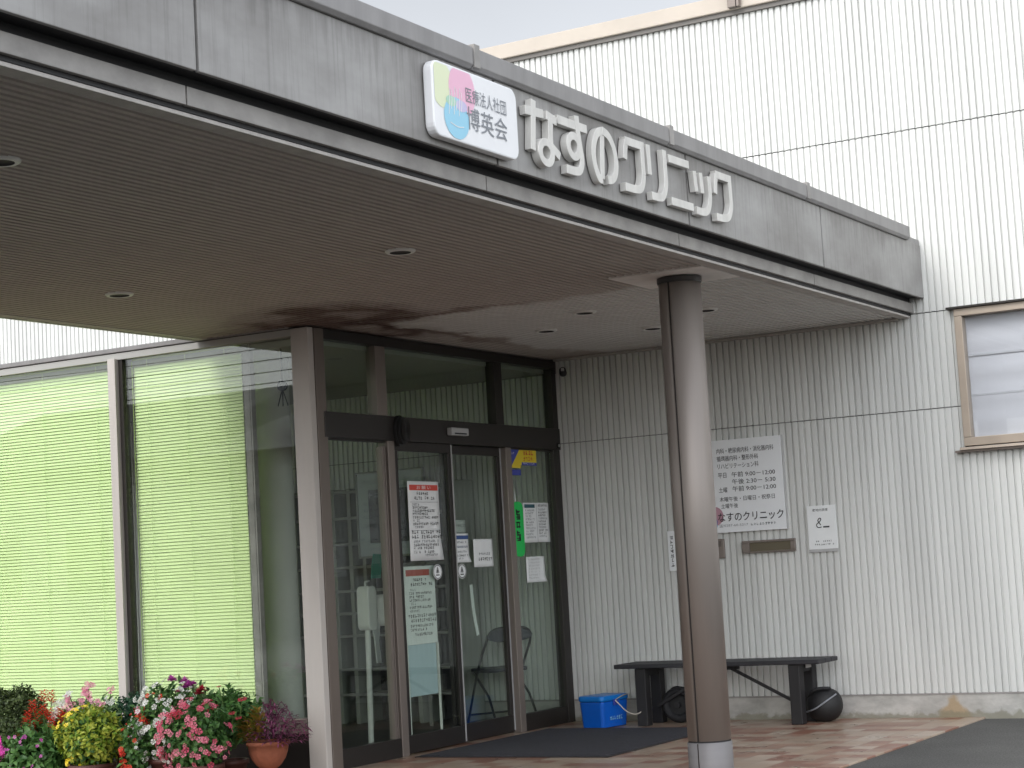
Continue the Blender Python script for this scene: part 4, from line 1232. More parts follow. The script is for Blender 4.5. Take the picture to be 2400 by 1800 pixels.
# hanging ornament in the front window
ho = thing("hanging_ball", (-0.285, -3.172, 2.45), "dark ball ornament on a cord hanging inside the front window by the post", "ornament")
q = MB()
V = []; F = []
q.lathe([(0.0, -0.036)] + [(0.036*math.sin(math.pi*k/9), -0.036*math.cos(math.pi*k/9)) for k in range(1, 9)] + [(0.0, 0.036)], (-0.285, -3.172, 2.455), 20); q.build("ball", M['ball'], ho)
q = MB().tube([(-0.285, -3.172, 2.487), (-0.283, -3.172, 2.62), (-0.285, -3.172, 2.70)], 0.005, 6); q.build("cord", M['ball'], ho)
q = MB()
for k in range(6):
    a = k*1.05
    q.tube(sm([(-0.285, -3.172, 2.430), (-0.285+0.012*math.cos(a), -3.172+0.012*math.sin(a), 2.40), (-0.285+0.04*math.cos(a), -3.172+0.03*math.sin(a), 2.325)], 3), 0.0035, 5)
q.build("tassel", M['ball'], ho)

# ---------------------------------------------------------------- lime venetian blinds
def blind(xa, xb, label):
    t = thing("venetian_blind", ((xa+xb)/2, D+0.075, 0.34), label, "blind", "green venetian blinds in the front window")
    rr = random.Random(int(xa*100))
    q = MB()
    zz = 2.735; k = 0
    ca, sa = math.cos(R(62)), math.sin(R(62))
    while zz > 0.36:
        jit = rr.uniform(-0.0008, 0.0008)
        V = []; F = []
        nx = 7
        for i in range(nx):
            x = xa+(xb-xa)*i/(nx-1)
            sag = 0.0006*math.sin(i*1.1+k*0.35)+jit
            for u, bow in ((-0.0125, 0.0), (0.0, 0.0022), (0.0125, 0.0)):
                V.append((x, D+0.075+u*ca - bow*sa, zz+u*sa + bow*ca + sag))
        for i in range(nx-1):
            for j in range(2):
                a = i*3+j; F.append((a, a+3, a+4, a+1))
        q.add(V, F, 0, True)
        zz -= 0.0218; k += 1
    q.build("slats", M['blind'], t)
    q = MB(); q.box(xa, xb, D+0.055, D+0.095, 2.745, 2.772); q.build("headrail", M['blind_rail'], t, bevel=0.003)
    q = MB(); q.box(xa, xb, D+0.06, D+0.09, 0.345, 0.362); q.build("bottom_rail", M['blind_rail'], t)
    q = MB()
    for f in (0.14, 0.5, 0.86):
        x = xa+(xb-xa)*f; q.tube([(x, D+0.058, 2.745), (x, D+0.058, 0.36)], 0.0012, 5)
    q.build("cords", M['blind'], t)
    return t
blind(-1.535, -0.612, "lime green venetian blind right of the mullion, next to the clear pane")
b2_ = blind(-3.05, -1.672, "wide lime green venetian blind left of the mullion")
q = MB().tube([(-1.53, D+0.05, 2.74), (-1.525, D+0.05, 0.6)], 0.003, 6)
q.build("pull_chain", M['blind_rail'], [o for o in bpy.data.objects if o.name == 'venetian_blind'][0])

# ---------------------------------------------------------------- bench, cooler, bags, door mat
bn = thing("bench", (1.40, -0.29, 0), "long low black wooden bench against the ribbed wall behind the column", "bench")
for ya, yb in ((-0.47, -0.335), (-0.325, -0.225), (-0.215, -0.09)):
    q = MB(); q.box(0.60, 2.20, ya, yb, 0.418, 0.450); q.build("seat_board", M['bench_seat'], bn, bevel=0.006)
for xx in (0.80, 2.00):
    for yy in (-0.405, -0.155):
        q = MB(); q.box(xx-0.042, xx+0.042, yy-0.042, yy+0.042, 0.0, 0.416); q.build("leg", M['bench_leg'], bn, bevel=0.005)
    q = MB(); q.box(xx-0.03, xx+0.03, -0.36, -0.20, 0.36, 0.415); q.build("rail", M['bench_leg'], bn)
for xa, xb in ((0.85, 1.36), (1.96, 1.44)):
    q = MB(); q.bar((xa, -0.28, 0.13), (xb, -0.28, 0.40), 0.020, 0.020); q.build("brace", M['bench_leg'], bn)
q = MB(); q.box(1.30, 1.50, -0.33, -0.23, 0.385, 0.417); q.build("brace_block", M['bench_leg'], bn)
q = MB(); q.obox((2.0, -0.255, 0.395), (0.006, 0.0, 0), (0.0, 0.075, 0.0), (0, 0, 0.013)); 
q.v = []; q.f = []; q.mi = []; q.sm = []
q.box(2.045, 2.052, -0.33, -0.235, 0.385, 0.412); q.build("label_plate", M['grey_plastic'], bn)

co_ = thing("cooler_box", (0.49, -0.50, 0.0), "bright blue plastic cooler box with wire handle beside the bench", "cooler box")
def cooler_fn(a, b, c):
    a, b = a*0.84, b*0.76
    ang = R(-10); x, y = a*math.cos(ang)-b*math.sin(ang), a*math.sin(ang)+b*math.cos(ang)
    return (0.500+x, -0.47+y, c)
q = MB()
P0, P1 = rrect(0.232, 0.39, 0.03), rrect(0.262, 0.425, 0.035)
n = len(P0)
V = [cooler_fn(a, b, 0.004) for a, b in P0] + [cooler_fn(a, b, 0.192) for a, b in P1]
q.add(V, [tuple(range(n))[::-1], tuple(range(n, 2*n))] + [(i, (i+1) % n, n+(i+1) % n, n+i) for i in range(n)])
q.build("body", M['cooler'], co_, bevel=0.006)
q = MB().prism(rrect(0.278, 0.442, 0.04), 0.194, 0.236, 0, cooler_fn); q.build("lid", M['cooler_lid'], co_, bevel=0.012)
q = MB(); q.obox(cooler_fn(0.137, 0.0, 0.185), (0.004, 0, 0), (0, 0.035, 0), (0, 0, 0.022)); q.build("latch", M['blue_card'], co_)
q = MB(); scrawl(q, -0.10, 0.0, 6, 0.032, 0.0, lambda a, b, d: cooler_fn(0.1265+(b+0.055)*0.05, a, 0.055+b), 0); q.build("print", M['sign_blue'], co_)
q = MB().tube(sm([cooler_fn(0.145, -0.02, 0.195), cooler_fn(0.18, 0.0, 0.16), cooler_fn(0.23, 0.02, 0.115), cooler_fn(0.29, 0.06, 0.09), cooler_fn(0.335, 0.10, 0.105), cooler_fn(0.345, 0.13, 0.15), cooler_fn(0.315, 0.14, 0.175)], 5), 0.0045, 8)
q.build("wire_handle", M['wire'], co_)
q = MB().tube(sm([cooler_fn(0.145, -0.02, 0.200), cooler_fn(0.16, 0.08, 0.226), cooler_fn(0.16, 0.17, 0.232)], 5), 0.004, 8)
q.build("wire_loop", M['wire'], co_)

def torus(mb, c, R_, r_, axis='y', seg=36, sg=12, sq=1.0):
    V, F = [], []
    for i in range(seg):
        a = 2*math.pi*i/seg
        for j in range(sg):
            b = 2*math.pi*j/sg
            rr_ = R_+r_*math.cos(b); y = r_*math.sin(b)*sq
            V.append((c[0]+rr_*math.cos(a), c[1]+y, c[2]+rr_*math.sin(a)))
    for i in range(seg):
        for j in range(sg):
            F.append((i*sg+j, ((i+1) % seg)*sg+j, ((i+1) % seg)*sg+(j+1) % sg, i*sg+(j+1) % sg))
    mb.add(V, F, 0, True)
ty = thing("hose_reel", (1.01, -0.21, 0.0), "black wheel shaped reel under the left end of the bench", "reel")
q = MB(); torus(q, (1.00, -0.22, 0.135), 0.100, 0.033, sq=1.6); q.build("rim", M['black_rubber'], ty)
q = MB(); disc2(q, (0, -0.01), 0.085, 0.085, -0.03, 0.02, lambda a, b, d: (1.00+a, -0.22-d, 0.135+b)); q.build("drum", M['black'], ty)
q = MB(); disc2(q, (0, 0), 0.022, 0.022, 0.02, 0.05, lambda a, b, d: (1.00+a, -0.22-d, 0.135+b)); q.build("hub", M['bench_leg'], ty)
q = MB().tube(sm([(0.93, -0.24, 0.215), (0.96, -0.25, 0.25), (1.0, -0.25, 0.262), (1.04, -0.25, 0.25), (1.07, -0.24, 0.215)], 4), 0.011, 8); q.build("handle", M['black_rubber'], ty)

bg = thing("black_helmet", (2.13, -0.22, 0.0), "round black helmet lying under the right end of the bench", "helmet")
q = MB()
prof = [(0.0, 0.0)] + [(0.128*math.sin(math.pi*k/14)**0.8, 0.118-0.118*math.cos(math.pi*k/14)) for k in range(1, 14)] + [(0.0, 0.236)]
q.lathe(prof, (2.125, -0.215, 0.0), 30); q.build("shell", M['black'], bg)
q = MB().tube(sm([(2.02, -0.30, 0.075), (2.10, -0.35, 0.10), (2.18, -0.335, 0.15), (2.235, -0.27, 0.195)], 5), 0.006, 8); q.build("strap", M['ink_slate'], bg)
q = MB().tube(sm([(2.02, -0.25, 0.17), (2.07, -0.31, 0.215), (2.13, -0.31, 0.238), (2.19, -0.26, 0.235)], 5), 0.012, 8); q.build("rim", M['black_rubber'], bg)

dm = thing("door_mat", (0.8, -1.5, 0.0), "large charcoal door mat on the tiles in front of the sliding doors", "mat")
q = MB(); q.box(0.13, 1.50, -2.40, -0.66, 0.0045, 0.012); q.build("pile", M['mat_fabric'], dm)
q = MB(); q.box(0.10, 1.53, -2.43, -0.63, 0.0005, 0.0055); q.build("rubber_edge", M['mat_edge'], dm, bevel=0.002)

# ---------------------------------------------------------------- flower pots
LM = {}
LM['shrub'] = leaf_mat("dark_shrub_leaf", (0.020, 0.040, 0.012), (0.085, 0.12, 0.035), 0.45, 0.15)
LM['yellow'] = leaf_mat("yellow_green_leaf", (0.13, 0.25, 0.02), (0.46, 0.49, 0.07), 0.5, 0.3)
LM['green'] = leaf_mat("green_leaf", (0.030, 0.095, 0.025), (0.11, 0.24, 0.06), 0.45, 0.25)
LM['pale'] = leaf_mat("pale_green_leaf", (0.08, 0.20, 0.07), (0.30, 0.42, 0.20), 0.5, 0.25)
LM['deep'] = leaf_mat("deep_green_leaf", (0.012, 0.05, 0.03), (0.04, 0.12, 0.06), 0.4, 0.2)
LM['purple'] = leaf_mat("purple_leaf", (0.05, 0.014, 0.035), (0.36, 0.10, 0.22), 0.5, 0.25)
LM['orange'] = leaf_mat("orange_green_leaf", (0.12, 0.20, 0.03), (0.42, 0.20, 0.04), 0.5, 0.25)
LM['pink_f'] = leaf_mat("pink_petal", (0.66, 0.09, 0.17), (0.80, 0.30, 0.38), 0.6, 0.3)
LM['white_f'] = leaf_mat("white_petal", (0.66, 0.68, 0.63), (0.84, 0.85, 0.83), 0.6, 0.3)
LM['red_f'] = leaf_mat("red_petal", (0.55, 0.02, 0.015), (0.78, 0.10, 0.05), 0.6, 0.3)
LM['crimson_f'] = leaf_mat("crimson_petal", (0.40, 0.02, 0.05), (0.62, 0.06, 0.10), 0.6, 0.3)
LM['magenta_f'] = leaf_mat("magenta_petal", (0.48, 0.06, 0.40), (0.72, 0.20, 0.58), 0.6, 0.3)
LM['hotpink_f'] = leaf_mat("hot_pink_petal", (0.70, 0.03, 0.42), (0.85, 0.18, 0.62), 0.6, 0.3)
LM['rose_f'] = leaf_mat("rose_petal", (0.70, 0.22, 0.34), (0.82, 0.45, 0.55), 0.6, 0.3)

def rdir(r):
    z = r.uniform(-1, 1); a = r.uniform(0, 2*math.pi); s_ = math.sqrt(1-z*z)
    return Vector((s_*math.cos(a), s_*math.sin(a), z))

def leaf(mb, p, d, n, L_, w, bend=0.25):
    """pointed leaf blade, folded along its midrib and drooping"""
    d = d.normalized(); sd = d.cross(n)
    if sd.length < 1e-4: sd = d.cross(Vector((1, 0.2, 0)))
    sd.normalize(); n = sd.cross(d).normalized()
    m1 = p + d*L_*0.45 + n*L_*0.06; tip = p + d*L_ - n*L_*bend
    up_ = n*w*0.22
    a, b = m1 + sd*w*0.5 + up_, m1 - sd*w*0.5 + up_
    a2, b2 = p+d*L_*0.75 - n*L_*bend*0.4 + sd*w*0.33 + up_*0.6, p+d*L_*0.75 - n*L_*bend*0.4 - sd*w*0.33 + up_*0.6
    m2 = p+d*L_*0.76 - n*L_*bend*0.45
    mb.add([p, a, m1, b, a2, m2, b2, tip], [(0, 1, 2), (0, 2, 3), (1, 4, 5, 2), (3, 2, 5, 6), (4, 7, 5), (6, 5, 7)], 0, True)

def flower(mb, p, n, s_, r, petals=5, cup=0.25):
    """open five-petalled flower facing n, petals joined at the heart"""
    n = n.normalized(); u = n.cross(Vector((0.3, 0.2, 1))).normalized(); v = n.cross(u)
    a0 = r.uniform(0, 6.28)
    V = [p - n*s_*0.10]; F = []
    for k in range(petals):
        a = a0 + 2*math.pi*k/petals; h = math.pi/petals*0.92
        k_ = s_*r.uniform(0.85, 1.1)
        def q(ang, rad, lift): return p + (u*math.cos(ang)+v*math.sin(ang))*rad + n*lift
        i = len(V)
        V += [q(a-h*0.55, k_*0.45, k_*cup*0.25), q(a-h, k_*0.85, k_*cup*0.8), q(a, k_*1.0, k_*cup*0.6), q(a+h, k_*0.85, k_*cup*0.8), q(a+h*0.55, k_*0.45, k_*cup*0.25)]
        F += [(0, i, i+4), (i, i+1, i+2), (i, i+2, i+4), (i+2, i+3, i+4)]
    mb.add(V, F, 0, True)

def pompon(mb, p, s_, r):
    for k in range(46):
        d = rdir(r); d.z = abs(d.z)*0.8+0.05
        leaf(mb, p, d, Vector((0, 0, 1)), s_*r.uniform(0.8, 1.05), s_*0.35, 0.1)

def mound(mb, c, rad, n, ls, lw, r, squash=(1, 1, 1), shell=0.5, fill=0.0):
    for _ in range(n):
        d = rdir(r)
        k = shell + (1-shell)*r.random()**0.6
        k *= 0.90 + 0.18*math.sin(d.x*7+c[0]*9)*math.cos(d.z*6+d.y*5)
        p = Vector((c[0]+d.x*rad*squash[0]*k, c[1]+d.y*rad*squash[1]*k, c[2]+d.z*rad*squash[2]*k))
        if p.z < 0.02: continue
        dr = (d*0.7 + rdir(r)*0.8 + Vector((0, 0, 0.25)))
        leaf(mb, p, dr, d+Vector((0, 0, 0.5)), ls*r.uniform(0.7, 1.3), lw*r.uniform(0.75, 1.25))
    return mb

def pot(t, c, r0, r1, h, m, rim=0.012, flute=0):
    q = MB().lathe([(0, 0.0), (r0, 0.0), (r0+0.004, 0.01), (r1, h-0.03), (r1+rim, h-0.028), (r1+rim, h), (r1-0.008, h), (r1-0.012, h-0.025)], c, 36, flute=flute, famp=0.012)
    q.build("pot", M[m], t)
    MB().lathe([(r1-0.010, h-0.022), (0.0, h-0.018)], c, 24).build("soil", M['soil'], t)

def stems(t, c, tops, r=0.003, z0=0.1):
    q = MB()
    for p in tops:
        b = Vector((c[0]+(p[0]-c[0])*0.25, c[1]+(p[1]-c[1])*0.25, z0))
        p = Vector(p); mid = (b+p)/2 + Vector((0.01, 0, 0.01))
        q.tube([b, mid, p], r, 5)
    q.build("stems", M['stem'], t)

def flowers_on(t, c, rad, squash, items, seed, name="blossom"):
    """items: (material key, count, size, direction window (xmin,xmax,zmin,zmax) on the mound)"""
    r = random.Random(seed)
    for key, n, s_, wnd in items:
        q = MB(); k = 0; guard = 0
        while k < n and guard < 4000:
            guard += 1
            d = rdir(r)
            if not (wnd[0] <= d.x <= wnd[1] and wnd[2] <= d.z <= wnd[3]): continue
            if d.y > 0.35: continue
            for _ in range(r.choice((1, 2, 3, 4))):
                dd = (d + rdir(r)*0.17).normalized(); o_ = r.uniform(0.93, 1.10)
                p = Vector((c[0]+dd.x*rad*squash[0]*o_, c[1]+dd.y*rad*squash[1]*o_, c[2]+dd.z*rad*squash[2]*o_))
                nrm = (dd + Vector((0.2, -0.4, 0.3)) + rdir(r)*0.75)
                flower(q, p, nrm, s_*r.uniform(0.65, 1.2), r, cup=r.uniform(0.15, 0.6))
                k += 1
        q.build(name, LM[key], t)

def plant(name, label, c, cat="potted plant"):
    return thing(name, (c[0], c[1], 0.0), label, cat)
Z0 = 0.0
r7 = random.Random(21)
# clipped round shrub at the left edge
t = plant("round_shrub", "dark green clipped round shrub at the left edge, behind the flowers", (-2.22, -3.75), "shrub")
q = mound(MB(), (-2.22, -3.75, 0.36), 0.27, 9500, 0.026, 0.016, r7, (1.02, 1, 0.95), 0.66); q.build("foliage", LM['shrub'], t)
q = MB().tube([(-2.22, -3.75, Z0), (-2.22, -3.74, 0.30)], [0.02, 0.012], 8); q.build("trunk", M['soil'], t)
# red salvia
SC = (-1.79, -3.85)
t = plant("red_salvia", "red salvia with upright flower spikes between the round shrub and the yellow plant", SC)
pot(t, (*SC, Z0), 0.09, 0.12, 0.17, 'brown_pot')
q = mound(MB(), (*SC, 0.25), 0.19, 1000, 0.05, 0.028, r7, (1.1, 1, 1.0), 0.35); q.build("foliage", LM['green'], t)
q = MB(); tops = []
for (px, pz, hh) in ((-1.74, 0.535, 0.10), (-1.68, 0.53, 0.10), (-1.795, 0.475, 0.10), (-1.85, 0.41, 0.10), (-1.667, 0.42, 0.10), (-1.72, 0.45, 0.09), (-1.76, 0.40, 0.10), (-1.63, 0.37, 0.09),
                     (-1.91, 0.27, 0.10), (-1.70, 0.285, 0.10), (-1.80, 0.34, 0.09), (-1.88, 0.36, 0.10), (-1.60, 0.43, 0.09), (-1.58, 0.395, 0.09)):
    y = -3.90 - 0.06*r7.random(); tops.append((px, y, pz))
    for k in range(22):
        f = k/22; a = k*2.4
        leaf(q, Vector((px+0.010*math.cos(a), y+0.010*math.sin(a), pz-hh*0.2+hh*f*0.8)), Vector((math.cos(a), math.sin(a), 0.6)), Vector((0, 0, 1)), 0.036*(1-0.5*f), 0.021, 0.2)
q.build("blossom", LM['red_f'], t); stems(t, SC, tops, z0=0.15)
# deep green plant at the bottom left, hot pink petunia at the edge
BC = (-1.70, -4.05)
t = plant("dark_leafy_plant", "deep green leafy plant at the bottom left corner under the red salvia", BC)
q = mound(MB(), (*BC, 0.16), 0.20, 1300, 0.058, 0.032, r7, (1.25, 0.8, 0.95), 0.35); q.build("foliage", LM['green'], t)
pot(t, (*BC, Z0), 0.09, 0.12, 0.13, 'brown_pot')
q = MB()
for k in range(30): flower(q, Vector((BC[0]+r7.uniform(-.2, .2), -4.19+r7.uniform(-.04, .05), 0.17+r7.uniform(-0.12, 0.17))), Vector((0.3, -0.8, 0.4))+rdir(r7)*0.5, r7.uniform(0.009, 0.016), r7)
q.build("blossom", LM['magenta_f'], t)
PC = (-2.01, -4.02)
t = plant("pink_petunia", "hot pink petunia cut off by the left edge of the picture", PC)
pot(t, (*PC, Z0), 0.08, 0.11, 0.13, 'brown_pot')
q = mound(MB(), (*PC, 0.19), 0.10, 260, 0.04, 0.024, r7, (1, 0.8, 1), 0.3); q.build("foliage", LM['green'], t)
q = MB()
for k in range(34): flower(q, Vector((PC[0]+0.05+r7.uniform(-.08, .05), -4.12+r7.uniform(-.05, .03), 0.225+r7.uniform(-0.08, 0.09))), Vector((0.3, -0.9, 0.3))+rdir(r7)*0.4, 0.026, r7)
q.build("blossom", LM['hotpink_f'], t)
# yellow-green plant
YC = (-1.215, -4.05)
t = plant("yellow_green_plant", "bushy yellow green potted plant in front, left of the white and pink flowers", YC)
pot(t, (*YC, Z0), 0.10, 0.135, 0.15, 'brown_pot')
q = mound(MB(), (*YC, 0.305), 0.225, 2000, 0.038, 0.021, r7, (1.08, 0.9, 0.86), 0.55); q.build("foliage", LM['yellow'], t)
q = mound(MB(), (*YC, 0.285), 0.20, 700, 0.040, 0.023, r7, (1.05, 0.9, 0.95), 0.4); q.build("inner_foliage", LM['green'], t)
q = MB()
for k in range(60):
    for _ in range(200):
        d = rdir(r7)
        if d.y > 0.2: continue
        p = Vector((YC[0]+d.x*0.24, YC[1]+d.y*0.215, 0.305+d.z*0.20))
        if (p.x < -1.20 and p.z > 0.38) or (p.z < 0.22 and abs(p.x+1.25) < 0.09): break
    flower(q, p, d+Vector((0.2, -0.4, 0.4))+rdir(r7)*0.4, r7.uniform(0.011, 0.018), r7)
q.build("blossom", M['yellow_card'], t)
# rose pink and white upright flowers behind it
NC = (-1.45, -3.78)
t = plant("pink_snapdragon", "rose pink and white upright flowers rising behind the yellow green plant", NC)
pot(t, (*NC, Z0), 0.09, 0.13, 0.20, 'brown_pot')
q = mound(MB(), (*NC, 0.37), 0.185, 1000, 0.045, 0.022, r7, (1.35, 0.9, 0.85), 0.3); q.build("foliage", LM['pale'], t)
qp, qw = MB(), MB(); tops = []
for (px, pz, kind) in ((-1.36, 0.615, 'p'), (-1.35, 0.555, 'p'), (-1.395, 0.575, 'p'), (-1.21, 0.575, 'p'), (-1.53, 0.525, 'p'), (-1.515, 0.49, 'p'), (-1.54, 0.46, 'p'), (-1.43, 0.50, 'p'), (-1.30, 0.50, 'p'), (-1.47, 0.45, 'p'), (-1.25, 0.49, 'p'), (-1.60, 0.43, 'p'),
                       (-1.51, 0.565, 'w'), (-1.54, 0.55, 'w'), (-1.665, 0.49, 'w'), (-1.63, 0.475, 'w'), (-1.60, 0.505, 'w'), (-1.64, 0.445, 'w'), (-1.68, 0.42, 'w'), (-1.22, 0.525, 'w')):
    y = -3.86-0.06*r7.random(); tops.append((px, y, pz))
    for k in range(7):
        flower(qp if kind == 'p' else qw, Vector((px+r7.uniform(-.022, .022), y+r7.uniform(-.02, .02), pz+r7.uniform(-.026, .026))), Vector((0.2, -0.7, 0.5))+rdir(r7)*0.6, r7.uniform(0.014, 0.021), r7)
qp.build("blossom", LM['rose_f'], t); qw.build("blossom", LM['white_f'], t); stems(t, NC, tops, z0=0.2)
# small dark bush by the mullion foot
t = plant("small_leaf_bush", "small dark green bush between the mullion foot and the white flowers", (-1.26, -3.62))
pot(t, (-1.26, -3.62, Z0), 0.08, 0.11, 0.18, 'brown_pot')
q = mound(MB(), (-1.26, -3.62, 0.41), 0.14, 1500, 0.024, 0.015, r7, (1.2, 0.9, 0.95), 0.5); q.build("foliage", LM['deep'], t)
# white busy lizzie
CW = (-0.73, -3.88, 0.375)
t = plant("white_impatiens", "white busy lizzie in the middle of the flower group, left of the pink one", CW)
pot(t, (CW[0], CW[1], Z0), 0.10, 0.14, 0.17, 'brown_pot')
q = mound(MB(), CW, 0.27, 1700, 0.042, 0.025, r7, (0.92, 0.75, 0.92), 0.35); q.build("foliage", LM['green'], t)
flowers_on(t, CW, 0.26, (0.93, 0.78, 0.95), [('white_f', 165, 0.0195, (-0.9, 0.75, -0.85, 0.97)), ('rose_f', 14, 0.017, (-0.9, -0.1, -0.5, 0.7)), ('red_f', 12, 0.018, (-0.9, 0.2, 0.2, 0.8))], 31)
# red busy lizzie
CR = (-0.845, -4.05, 0.25)
t = plant("red_impatiens", "orange red busy lizzie between the yellow green plant and the white flowers", CR)
pot(t, (CR[0], CR[1], Z0), 0.07, 0.09, 0.12, 'brown_pot')
q = mound(MB(), CR, 0.15, 420, 0.040, 0.024, r7, (0.60, 0.7, 1.3), 0.35); q.build("foliage", LM['green'], t)
flowers_on(t, CR, 0.15, (0.62, 0.7, 1.35), [('red_f', 42, 0.020, (-0.9, 0.7, -0.85, 0.95)), ('white_f', 12, 0.014, (0.1, 0.9, -0.9, 0.6))], 32)
# pink busy lizzie
CP = (-0.43, -4.00, 0.29)
t = plant("pink_impatiens", "salmon pink busy lizzie in a brown pot, left of the terracotta urn", CP)
pot(t, (CP[0]+0.03, CP[1], Z0), 0.10, 0.135, 0.14, 'brown_pot')
q = mound(MB(), CP, 0.225, 1500, 0.042, 0.026, r7, (1.04, 0.8, 1.0), 0.35); q.build("foliage", LM['green'], t)
flowers_on(t, CP, 0.225, (1.04, 0.8, 1.02), [('pink_f', 140, 0.0205, (-0.95, 0.6, -0.9, 0.95)), ('pink_f', 20, 0.020, (0.45, 0.97, -0.7, 0.4)), ('crimson_f', 9, 0.019, (-0.2, 0.5, 0.4, 0.9)), ('white_f', 16, 0.016, (-0.95, -0.3, -0.9, 0.3))], 33)
# zinnias above
ZC = (-0.68, -3.70)
t = plant("magenta_zinnia", "tall magenta and red zinnias standing above the white flowers", ZC)
pot(t, (*ZC, Z0), 0.10, 0.13, 0.20, 'brown_pot')
q = mound(MB(), (*ZC, 0.42), 0.17, 900, 0.050, 0.024, r7, (1.2, 0.8, 0.95), 0.3); q.build("foliage", LM['pale'], t)
tops = []
for (px, pz, s_, key) in ((-0.757, 0.625, 0.046, 'magenta_f'), (-0.66, 0.612, 0.044, 'magenta_f'), (-0.625, 0.582, 0.058, 'magenta_f'), (-0.59, 0.60, 0.034, 'magenta_f'), (-0.525, 0.56, 0.046, 'crimson_f'), (-0.545, 0.54, 0.042, 'crimson_f'),
                          (-0.886, 0.59, 0.042, 'white_f'), (-1.015, 0.50, 0.036, 'white_f'), (-0.862, 0.52, 0.040, 'white_f'), (-0.70, 0.555, 0.03, 'rose_f')):
    q = MB(); pompon(q, Vector((px, -3.81, pz)), s_, r7); tops.append((px, -3.81, pz))
    q.build("flower_head", LM[key], t)
stems(t, ZC, tops, z0=0.2)
# coneflower
OC = (-0.42, -3.66)
t = plant("coneflower", "leafy green plant with a few dark red coneflowers behind the pink flowers", OC)
pot(t, (*OC, Z0), 0.06, 0.085, 0.13, 'brown_pot')
q = mound(MB(), (*OC, 0.38), 0.20, 1300, 0.048, 0.022, r7, (1.15, 0.8, 0.92), 0.3); q.build("foliage", LM['green'], t)
tops = []
for (px, pz, s_) in ((-0.206, 0.515, 0.034), (-0.38, 0.59, 0.016), (-0.289, 0.43, 0.024), (-0.24, 0.40, 0.022), (-0.46, 0.45, 0.026)):
    q = MB(); flower(q, Vector((px, -3.82, pz)), Vector((0.1, -0.3, 0.9)), s_, r7, 9, -0.35); tops.append((px, -3.82, pz))
    q.build("flower_head", LM['crimson_f'], t)
stems(t, OC, tops, z0=0.2)
# terracotta urn
UC = (-0.100, -3.72, Z0)
t = plant("terracotta_urn", "fluted terracotta urn with orange green and purple foliage by the corner post", UC)
q = MB().lathe([(0, 0.0), (0.085, 0.0), (0.085, 0.02), (0.05, 0.035), (0.032, 0.06), (0.038, 0.078), (0.052, 0.085), (0.075, 0.105), (0.100, 0.14), (0.115, 0.18), (0.122, 0.222), (0.131, 0.226), (0.131, 0.246), (0.118, 0.248), (0.112, 0.23)], UC, 64, flute=16, famp=0.016)
q.build("urn", M['terracotta'], t)
MB().lathe([(0.115, 0.232), (0.0, 0.236)], UC, 24).build("soil", M['soil'], t)
q = MB()
for k in range(420):
    a = r7.uniform(1.6, 5.2); rad = r7.uniform(0.0, 0.14); p = Vector((UC[0]-0.06+rad*math.cos(a), UC[1]+0.7*rad*math.sin(a), 0.245+r7.uniform(0, 0.20)*(1-rad*3)))
    leaf(q, p, Vector((math.cos(a)*0.6, math.sin(a)*0.6, r7.uniform(0.1, 1.1))), Vector((0, 0, 1)), 0.048*r7.uniform(.7, 1.3), 0.016, 0.25)
q.build("orange_green_foliage", LM['orange'], t)
q = MB()
for k in range(480):
    a = r7.uniform(-2.0, 1.4); rad = r7.uniform(0.0, 0.25); p = Vector((UC[0]+0.05+rad*math.cos(a), UC[1]-0.02+0.4*rad*math.sin(a), 0.26+r7.uniform(-0.04, 0.20)*(1.05-rad*2.3)))
    leaf(q, p, Vector((math.cos(a)*0.9, math.sin(a)*0.7-0.1, r7.uniform(-0.2, 1.0))), Vector((0, 0, 1)), 0.045*r7.uniform(.7, 1.3), 0.012, 0.3)
q.build("purple_foliage", LM['purple'], t)
q = MB()
for k in range(9):
    a = r7.uniform(-2.4, 1.2); b0 = Vector((UC[0]+0.04, UC[1], 0.26)); hx = r7.uniform(-0.05, 0.19); hz = r7.uniform(0.14, 0.27)
    pts = sm([b0, b0+Vector((hx*0.5, -0.03, hz*0.7)), b0+Vector((hx, -0.05, hz)), b0+Vector((hx+0.035, -0.05, hz-0.03))], 4)
    q.tube(pts, 0.0022, 5)
    for p in pts[-7:]:
        leaf(q, Vector(p), rdir(r7)+Vector((0, 0, 0.5)), Vector((0, 0, 1)), 0.024, 0.009, 0.3)
q.build("sprays", LM['purple'], t)

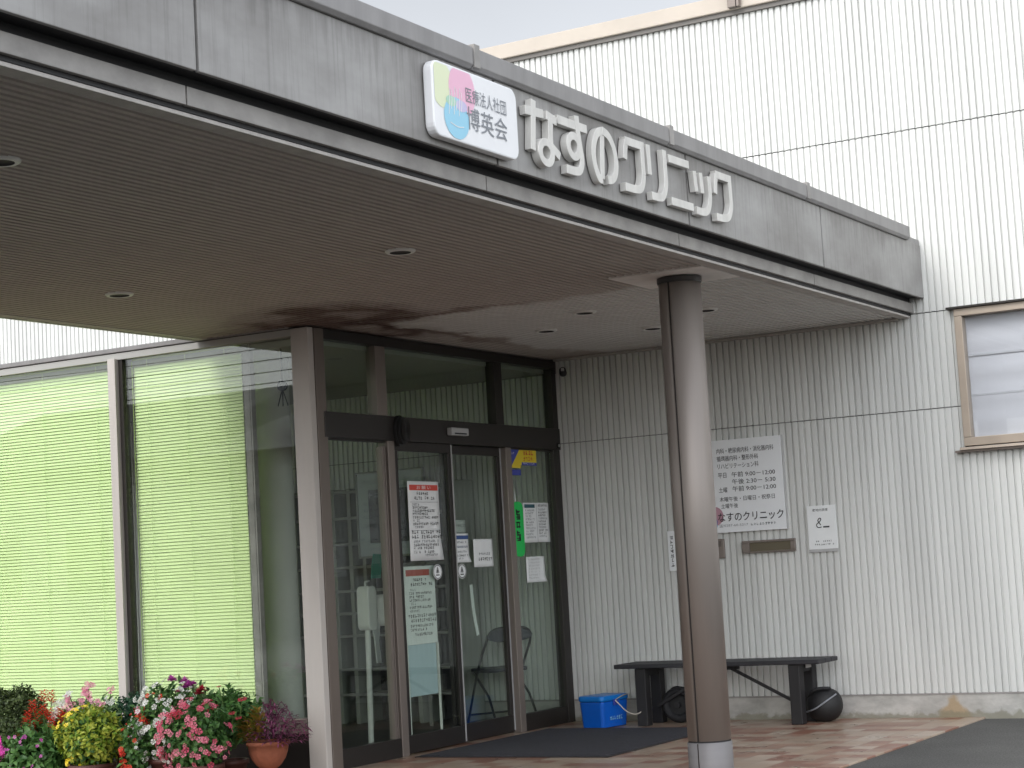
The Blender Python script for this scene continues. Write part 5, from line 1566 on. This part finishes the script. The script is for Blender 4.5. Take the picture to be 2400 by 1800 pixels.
# ---------------------------------------------------------------- across the street (seen in the window reflections)
hs = thing("neighbour_house", (-14.0, -30.0, 0), "dark house with a tiled roof across the street, mirrored in the window", "house")
q = MB(); q.box(-19.6, -8.0, -36, -27.0, -0.01, 4.1); q.build("wall", M['house_wall'], hs)
q = MB()
q.add([(-20.3, -26.2, 4.11), (-7.4, -26.2, 4.11), (-7.4, -36.8, 4.11), (-20.3, -36.8, 4.11), (-18.6, -31.5, 6.0), (-9.0, -31.5, 5.5)],
      [(0, 1, 5, 4), (1, 2, 5), (2, 3, 4, 5), (3, 0, 4), (3, 2, 1, 0)]); q.build("roof", M['house_roof'], hs)
for xx in (-17.6, -15.0, -12.4):
    w_ = MB().box(xx, xx+1.3, -27.03, -26.97, 1.4, 3.0).build("window", M['window_dark'], hs)
h2 = thing("pale_house", (-25.0, -30.0, 0), "pale two storey house across the street, mirrored in the blinds", "house")
q = MB(); q.box(-31.0, -23.2, -38, -29.0, -0.01, 4.1); q.build("wall", M['house_pale'], h2)
q = MB(); q.prism([(-28.4, 4.11), (-38.8, 4.11), (-38.8, 4.35), (-33.5, 6.4), (-28.4, 4.4)], -31.6, -22.6, 0, lambda a, b, c: (c, a, b)); q.build("roof", M['house_roof'], h2)
for xx in (-29.5, -26.5):
    MB().box(xx, xx+1.4, -29.03, -28.97, 1.2, 2.8).build("window", M['window_dark'], h2)
for xx, lb in ((-40.0, "concrete utility pole at the left end of the overhead wires"), (6.0, "concrete utility pole at the right end of the overhead wires")):
    p_ = thing("utility_pole", (xx, -23.5, 0), lb, "utility pole", "utility poles across the street")
    MB().tube([(xx, -23.5, -0.05), (xx, -23.5, 9.0)], [0.17, 0.11], 14).build("shaft", M['pole'], p_)
    MB().box(xx-0.06, xx+0.06, -24.1, -22.9, 6.5, 6.6).build("crossarm", M['steel'], p_)
for i, (zz, lb) in enumerate(((5.28, "lowest overhead wire across the street"), (5.52, "second lowest overhead wire across the street"), (5.78, "third overhead wire from the bottom across the street"), (6.05, "topmost overhead wire across the street"))):
    pts = []
    for k in range(25):
        f = k/24; pts.append((-40+46*f, -23.5-0.12*i, zz+0.5*((2*f-1)**2)-0.1))
    tag(MB().tube(pts, 0.010, 6).build("overhead_wire", M['cable']), lb, "wire", "overhead wires across the street")
